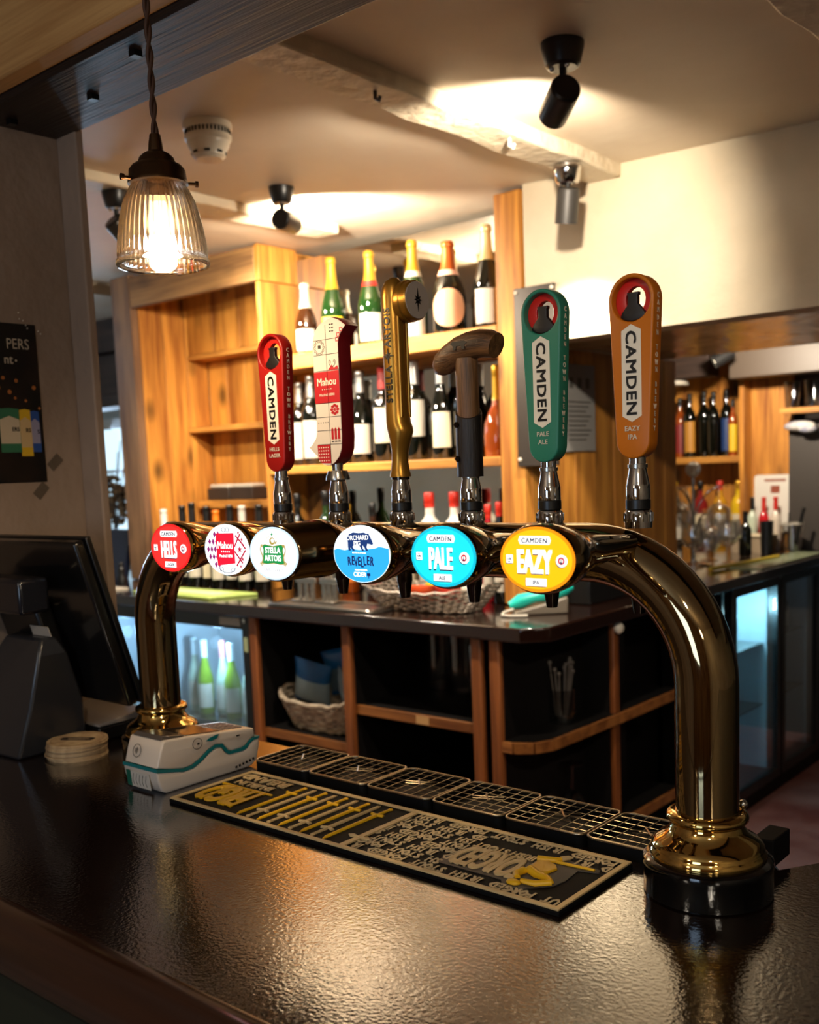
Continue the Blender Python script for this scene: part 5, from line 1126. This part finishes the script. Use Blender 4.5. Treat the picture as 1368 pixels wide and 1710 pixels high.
P(mj, 'tool', steel, MB().tube([(-.02, 0, .012), (-.015, 0, .21)], .005, 8)); P(mj, 'tool', black, MB().tube([(.015, 0, .012), (.05, .01, .20), (.06, .01, .235)], .009, 8))
bd = tag(MB().box(-1.44, 3.45, B+.0005, -1.29, 4.30, B+.006).build('glass_board', mat('green_board', '#7c8468', .25)), 'thin pale green board lying along the right counter', 'board')
tag(MB().tube([(-1.47, 3.30, B+.012), (-1.40, 3.95, B+.012)], .010, 10).build('long_knife', M_c('yellow_handle', '#a8902a', .4)), 'yellow and black bar tool lying along the right counter', 'tool')

# ================================================================== LEFT: TILL, COASTERS, CARD TERMINAL
till = thing('till_monitor', 'black point-of-sale monitor seen from behind on its wedge stand', 'till', (0, 0, B))
tb0, tb1 = Vector((-1.150, -.012, .098)), Vector((-1.150, -.105, .420)); wd_ = .44
d_ = (tb1-tb0); nrm = Vector((0, d_.z, -d_.y)).normalized()
def slab(x0, x1, s0, s1, t0, t1): 
    v = []
    for t_ in (t0, t1):
        for s_ in (s0, s1):
            for x in (x0, x1): p = tb0+d_*s_+nrm*t_; v.append((x, p.y, p.z))
    return v, [(0, 2, 3, 1), (4, 5, 7, 6), (0, 1, 5, 4), (2, 6, 7, 3), (0, 4, 6, 2), (1, 3, 7, 5)]
P(till, 'back_shell', mat('till_black', '#0e0d0d', .22, coat=.2), MB().add(*slab(-1.149-wd_, -1.149, 0, 1, -.020, .004)), bevel=.006)
P(till, 'bezel', black, MB().add(*slab(-1.151-wd_, -1.145, -.006, 1.006, .0045, .016)), bevel=.002)
P(till, 'screen', mat('dark_screen', '#06080a', .1), MB().add(*slab(-1.140-wd_, -1.157, .02, .98, .0165, .0175)))
P(till, 'hinge', black, MB().add(*slab(-1.45, -1.30, .30, .62, -.058, -.0205)), bevel=.008)
P(till, 'rating_label', mat('pale_rating_label', '#a89f93', .5), MB().add(*slab(-1.335, -1.27, .47, .53, -.0600, -.0585)))
P(till, 'stand', mat('till_stand_grey', '#25262a', .3), MB().loft([[(-1.50, -.190, 0), (-1.306, -.182, 0), (-1.306, -.03, 0), (-1.50, -.03, 0)], [(-1.46, -.165, .10), (-1.285, -.160, .10), (-1.285, -.045, .10), (-1.46, -.045, .10)], [(-1.42, -.150, .200), (-1.262, -.148, .200), (-1.262, -.085, .200), (-1.42, -.085, .200)], [(-1.40, -.135, .232), (-1.275, -.133, .232), (-1.275, -.10, .232), (-1.40, -.10, .232)]]), bevel=.006)
P(till, 'customer_display', mat('till_display', '#15161c', .2), MB().box(-1.44, -.19, .285, -1.235, -.128, .352), bevel=.008)
rp = thing('receipt_printer', 'low black box with a pale sloping lid behind the beer mats', 'printer', (-1.375, .045, B))
P(rp, 'case', black, MB().box(-.088, -.06, 0, .088, .05, .030), bevel=.004)
P(rp, 'lid', mat('pale_grey_lid', '#857a70', .3), MB().add([(-.088, -.06, .0305), (.088, -.06, .0305), (.088, .05, .0305), (-.088, .05, .0305), (-.088, -.058, .036), (.088, -.058, .036), (.086, .05, .050), (-.088, .05, .056)], [(0, 3, 2, 1), (4, 5, 6, 7), (0, 1, 5, 4), (1, 2, 6, 5), (2, 3, 7, 6), (3, 0, 4, 7)]), bevel=.003)
cm = vary(mat('beer_mat_card', '#a98d68', .7), '#94795a', '#bda57f', 40)
NC = 11
for k in range(NC):
    z = .0028*k; t = thing('beer_mat', ('top round beer mat of the stack beside the till, printed with a dark band' if k == NC-1 else f'round beer mat in the stack beside the till, {ORD[k]} from the bottom'), 'beer mat', (-1.245+random.uniform(-.003, .003), -.092+random.uniform(-.003, .003), B+z), group='stack of beer mats')
    P(t, 'card', cm, MB().cyl(.057, 0, .0026, 48))
    if k == NC-1:
        Mc = Matrix.Translation((0, 0, .0028)) @ Matrix.Rotation(.55, 4, 'Z')
        P(t, 'printed_band', mat('dark_brown_print', '#2b2019', .6), MB().shape([[(-.034, -.004), (-.030, -.010), (.030, -.010), (.034, -.004), (.034, .008), (.026, .012), (-.026, .012), (-.034, .008)]], .0001, Mc))
        P(t, 'printed_motif', cm, MB().shape([rrect(.044, .0022, .001, 3, 0, .004)], .0001, Mc @ T(0, 0, .0002)).shape([rrect(.036, .0022, .001, 3, 0, -.003)], .0001, Mc @ T(0, 0, .0002)))
        P(t, 'printed_ring', mat('pale_print', '#7c6548', .6), MB().shape([ell(.050, .050, 48), ell(.0488, .0488, 48)], .0001, Mc))

ct = thing('card_terminal', 'white card payment terminal with a teal stripe lying on the bar', 'card terminal', (-.9385, -.155, B))
tw_ = .048   # half width; local y runs away from the customer
low = [(.012, .0), (.002, .006), (-.004, .024), (-.006, .040), (.020, .035), (.048, .029), (.068, .030), (.086, .037), (.104, .048), (.120, .054), (.132, .052), (.140, .041), (.148, .035), (.180, .034), (.190, .037), (.197, .044), (.206, .048), (.219, .049), (.220, .036), (.212, .010), (.200, .002), (.190, .0)]
upp = [(-.003, .046), (.004, .070), (.011, .087), (.016, .0895), (.060, .0860), (.200, .0700), (.209, .068), (.211, .054), (.204, .051), (.196, .047), (.188, .041), (.178, .0385), (.150, .0390), (.144, .045), (.135, .056), (.120, .058), (.103, .052), (.085, .041), (.067, .034), (.048, .033), (.020, .039)]
stripe = [(-.0065, .0395), (.020, .0345), (.048, .0285), (.068, .0295), (.086, .0365), (.104, .0475), (.120, .0535), (.132, .0515), (.140, .0405), (.148, .0345), (.180, .0335), (.190, .0365), (.197, .0435), (.206, .0475), (.2195, .0485), (.2195, .0525), (.205, .0515), (.196, .0475), (.188, .0415), (.178, .0390), (.150, .0395), (.144, .0455), (.135, .0565), (.120, .0585), (.103, .0525), (.085, .0415), (.067, .0345), (.048, .0335), (.020, .0395), (-.0060, .0450)]
yz = Matrix(((0, 0, 1, 0), (1, 0, 0, 0), (0, 1, 0, 0), (0, 0, 0, 1)))   # polygon (y,z), extruded along x
wpl = mat('terminal_white', '#cbc0b4', .3); teal = mat('terminal_teal', '#0d6a70', .35)
P(ct, 'dock', wpl, MB().shape([low], tw_, yz, bev=.004), smooth=45)
P(ct, 'teal_stripe', teal, MB().shape([stripe], tw_+.0004, yz))
P(ct, 'upper_body', wpl, MB().shape([upp], tw_-.001, yz, bev=.004), smooth=45)
P(ct, 'paper_cover', mat('terminal_clear_lid', '#4b4541', .12), MB().add([(-.040, .012, .0895), (.040, .012, .0895), (.040, .060, .0868), (-.040, .060, .0868), (-.036, .018, .0955), (.036, .018, .0955), (.038, .060, .0885), (-.038, .060, .0885)], [(0, 3, 2, 1), (4, 5, 6, 7), (0, 1, 5, 4), (1, 2, 6, 5), (2, 3, 7, 6), (3, 0, 4, 7)]), bevel=.002)
P(ct, 'screen', mat('terminal_screen', '#12141c', .1), MB().add([(-.036, .066, .0858), (.036, .066, .0858), (.036, .140, .0772), (-.036, .140, .0772), (-.036, .066, .0868), (.036, .066, .0868), (.036, .140, .0782), (-.036, .140, .0782)], [(0, 3, 2, 1), (4, 5, 6, 7), (0, 1, 5, 4), (1, 2, 6, 5), (2, 3, 7, 6), (3, 0, 4, 7)]))
kp = MB()
for i in range(3):
    for j in range(4): kp.box(-.03+.022*i, .147+.013*j, .0755-.0015*j, -.014+.022*i, .156+.013*j, .0768-.0015*j)
P(ct, 'keypad', mat('terminal_keys', '#5c5a60', .4), kp)
Msd = face_x(tw_+.0008, 0, 0)
P(ct, 'side_leaf', teal, MB().shape([[(.098, .0700), (.106, .0740), (.120, .0765), (.128, .0765), (.122, .0700), (.110, .0680)]], .0005, Msd))
P(ct, 'side_slot', black, MB().shape([rrect(.008, .0024, .001, 3, .170, .0640)], .0005, Msd))
ic = MB(); ic.tube([(.0100*cos(t)+.080, .0100*sin(t)*.95+.0700, 0) for t in [2*pi*i/24 for i in range(24)]], .0005, 5, closed=True, M=Msd); ic.shape([rrect(.005, .004, .001, 2, .082, .0695)], .0002, Msd)
P(ct, 'side_symbol', bk, ic)
Mfr = Matrix.Translation((0, .0035, .067)) @ Matrix.Rotation(-.30, 4, 'X') @ face_y(0, -.0042, 0)
fc_ = MB(); fc_.tube([(-.012+.0110*cos(t), .0110*sin(t), 0) for t in [2*pi*i/26 for i in range(26)]], .0005, 5, closed=True, M=Mfr)
for k, r in enumerate((.004, .0065, .009)): fc_.tube([(-.020+r*cos(t), r*sin(t), 0) for t in [-.7+1.4*i/8 for i in range(9)]], .0005, 5, M=Mfr)
P(ct, 'contactless_symbol', bk, fc_)
Mst = Matrix.Translation((0, -.0015, .020)) @ Matrix.Rotation(.10, 4, 'X') @ face_y(0, -.0042, 0)
P(ct, 'sticker', mat('sticker_white', '#c4bdb2', .5), MB().shape([rrect(.066, .028, .001, 2, -.006, 0)], .0002, Mst))
P(ct, 'sticker_band', mat('sticker_green', '#0f5a48', .5), MB().shape([rrect(.013, .028, .001, 2, -.0325, 0)], .0003, Mst))
sq_ = MB()
for k in range(5): sq_.tube([(-.020+.009*k+.002*cos(j), .010-.004*j, .0004) for j in range(6)], .0004, 4, M=Mst)
P(ct, 'sticker_scribble', bk, sq_)
vt = MB()
for k in range(6): vt.box(tw_+.0002, .160+.008*k, .006+.0012*k, tw_+.0012, .164+.008*k, .010+.0012*k)
P(ct, 'vents', black, vt)

# ================================================================== FAR LEFT, SEEN PAST THE PIER
va = thing('flower_vase', 'white vase of dried brown hydrangeas beyond the left opening', 'vase', (-5.55, 2.86, .84))
P(va, 'vase', M_c('white_ceramic', '#d8d4ce', .25), MB().lathe([(.07, 0), (.10, .03), (.15, .18), (.14, .30), (.08, .40), (.09, .44), (.07, .44), (.06, .40)], 32), smooth=60)
fl_ = MB()
for k in range(9):
    a = k*2.4; c_ = (.13*cos(a)*(k/9+.3), .13*sin(a)*(k/9+.3), .55+.04*(k % 3)+.12*(k % 2))
    for q in range(22):
        u, w_ = random.uniform(-1, 1), random.uniform(0, 2*pi); s_ = math.sqrt(1-u*u); r_ = .075
        fl_.ball(.02, (c_[0]+r_*s_*cos(w_), c_[1]+r_*s_*sin(w_), c_[2]+r_*u*.8), 6)
P(va, 'flower_heads', vary(mat('dried_flowers', '#7a5c3e', .8), '#4a3528', '#b08a5c', 14), fl_)
tw2 = MB()
for k in range(12): a = k*1.7; tw2.tube([(0, 0, .35), (.08*cos(a), .08*sin(a), .6), (.22*cos(a), .22*sin(a), .95+.03*(k % 4))], .004, 5)
P(va, 'twigs', M_c('grey_twig', '#6a625c', .7), tw2)
st_ = thing('side_table', 'pale table under the flower vase beyond the opening', 'table', (-5.55, 2.86, 0))
P(st_, 'top', M_c('table_white', '#c8c4bd', .5), MB().box(-.6, -.35, .80, .6, .35, .838), bevel=.004)
for sx_ in (-.55, .55):
    for sy_ in (-.30, .30): P(st_, 'leg', M_c('table_white', '#c8c4bd', .5), MB().box(sx_-.03, sy_-.03, 0, sx_+.03, sy_+.03, .80))
tag(MB().add(*[[(-4.42, 1.98, B+.001), (-4.16, 1.98, B+.001), (-4.16, 2.02, B+.001), (-4.42, 2.02, B+.001), (-4.36, 2.06, 1.36), (-4.16, 2.06, 1.36), (-4.16, 2.08, 1.36), (-4.36, 2.08, 1.36)], [(0, 3, 2, 1), (4, 5, 6, 7), (0, 1, 5, 4), (1, 2, 6, 5), (2, 3, 7, 6), (3, 0, 4, 7)]]).build('navy_screen', mat('navy_plastic', '#141a2c', .3)), 'dark navy slanted screen on the back counter left of the cabinet', 'screen')
tag(MB().lathe([(.045, 0), (.045, .19), (.040, .20), (.001, .20)], 24).build('black_canister', black, smooth=40, loc=(-4.10, 1.83, CT)), 'black canister on the back counter in front of the navy screen', 'canister')
for k, (x, y) in enumerate(((-4.02, 1.80), (-3.95, 1.84))): 
    s = thing('pepper_mill', ('left' if k == 0 else 'right')+' small dark mill on the back counter by the cabinet post', 'mill', (x, y, CT), group='mills by the cabinet post')
    P(s, 'body', black, MB().lathe([(.022, 0), (.022, .03), (.014, .05), (.018, .075), (.010, .09)], 18)); P(s, 'knob', black, MB().ball(.014, (0, 0, .10), 12))
tag(MB().box(-4.15, 1.60, B+.0005, -3.72, 1.72, B+.008).build('paper_sheet', paper), 'white paper lying on the left end of the back counter', 'paper')
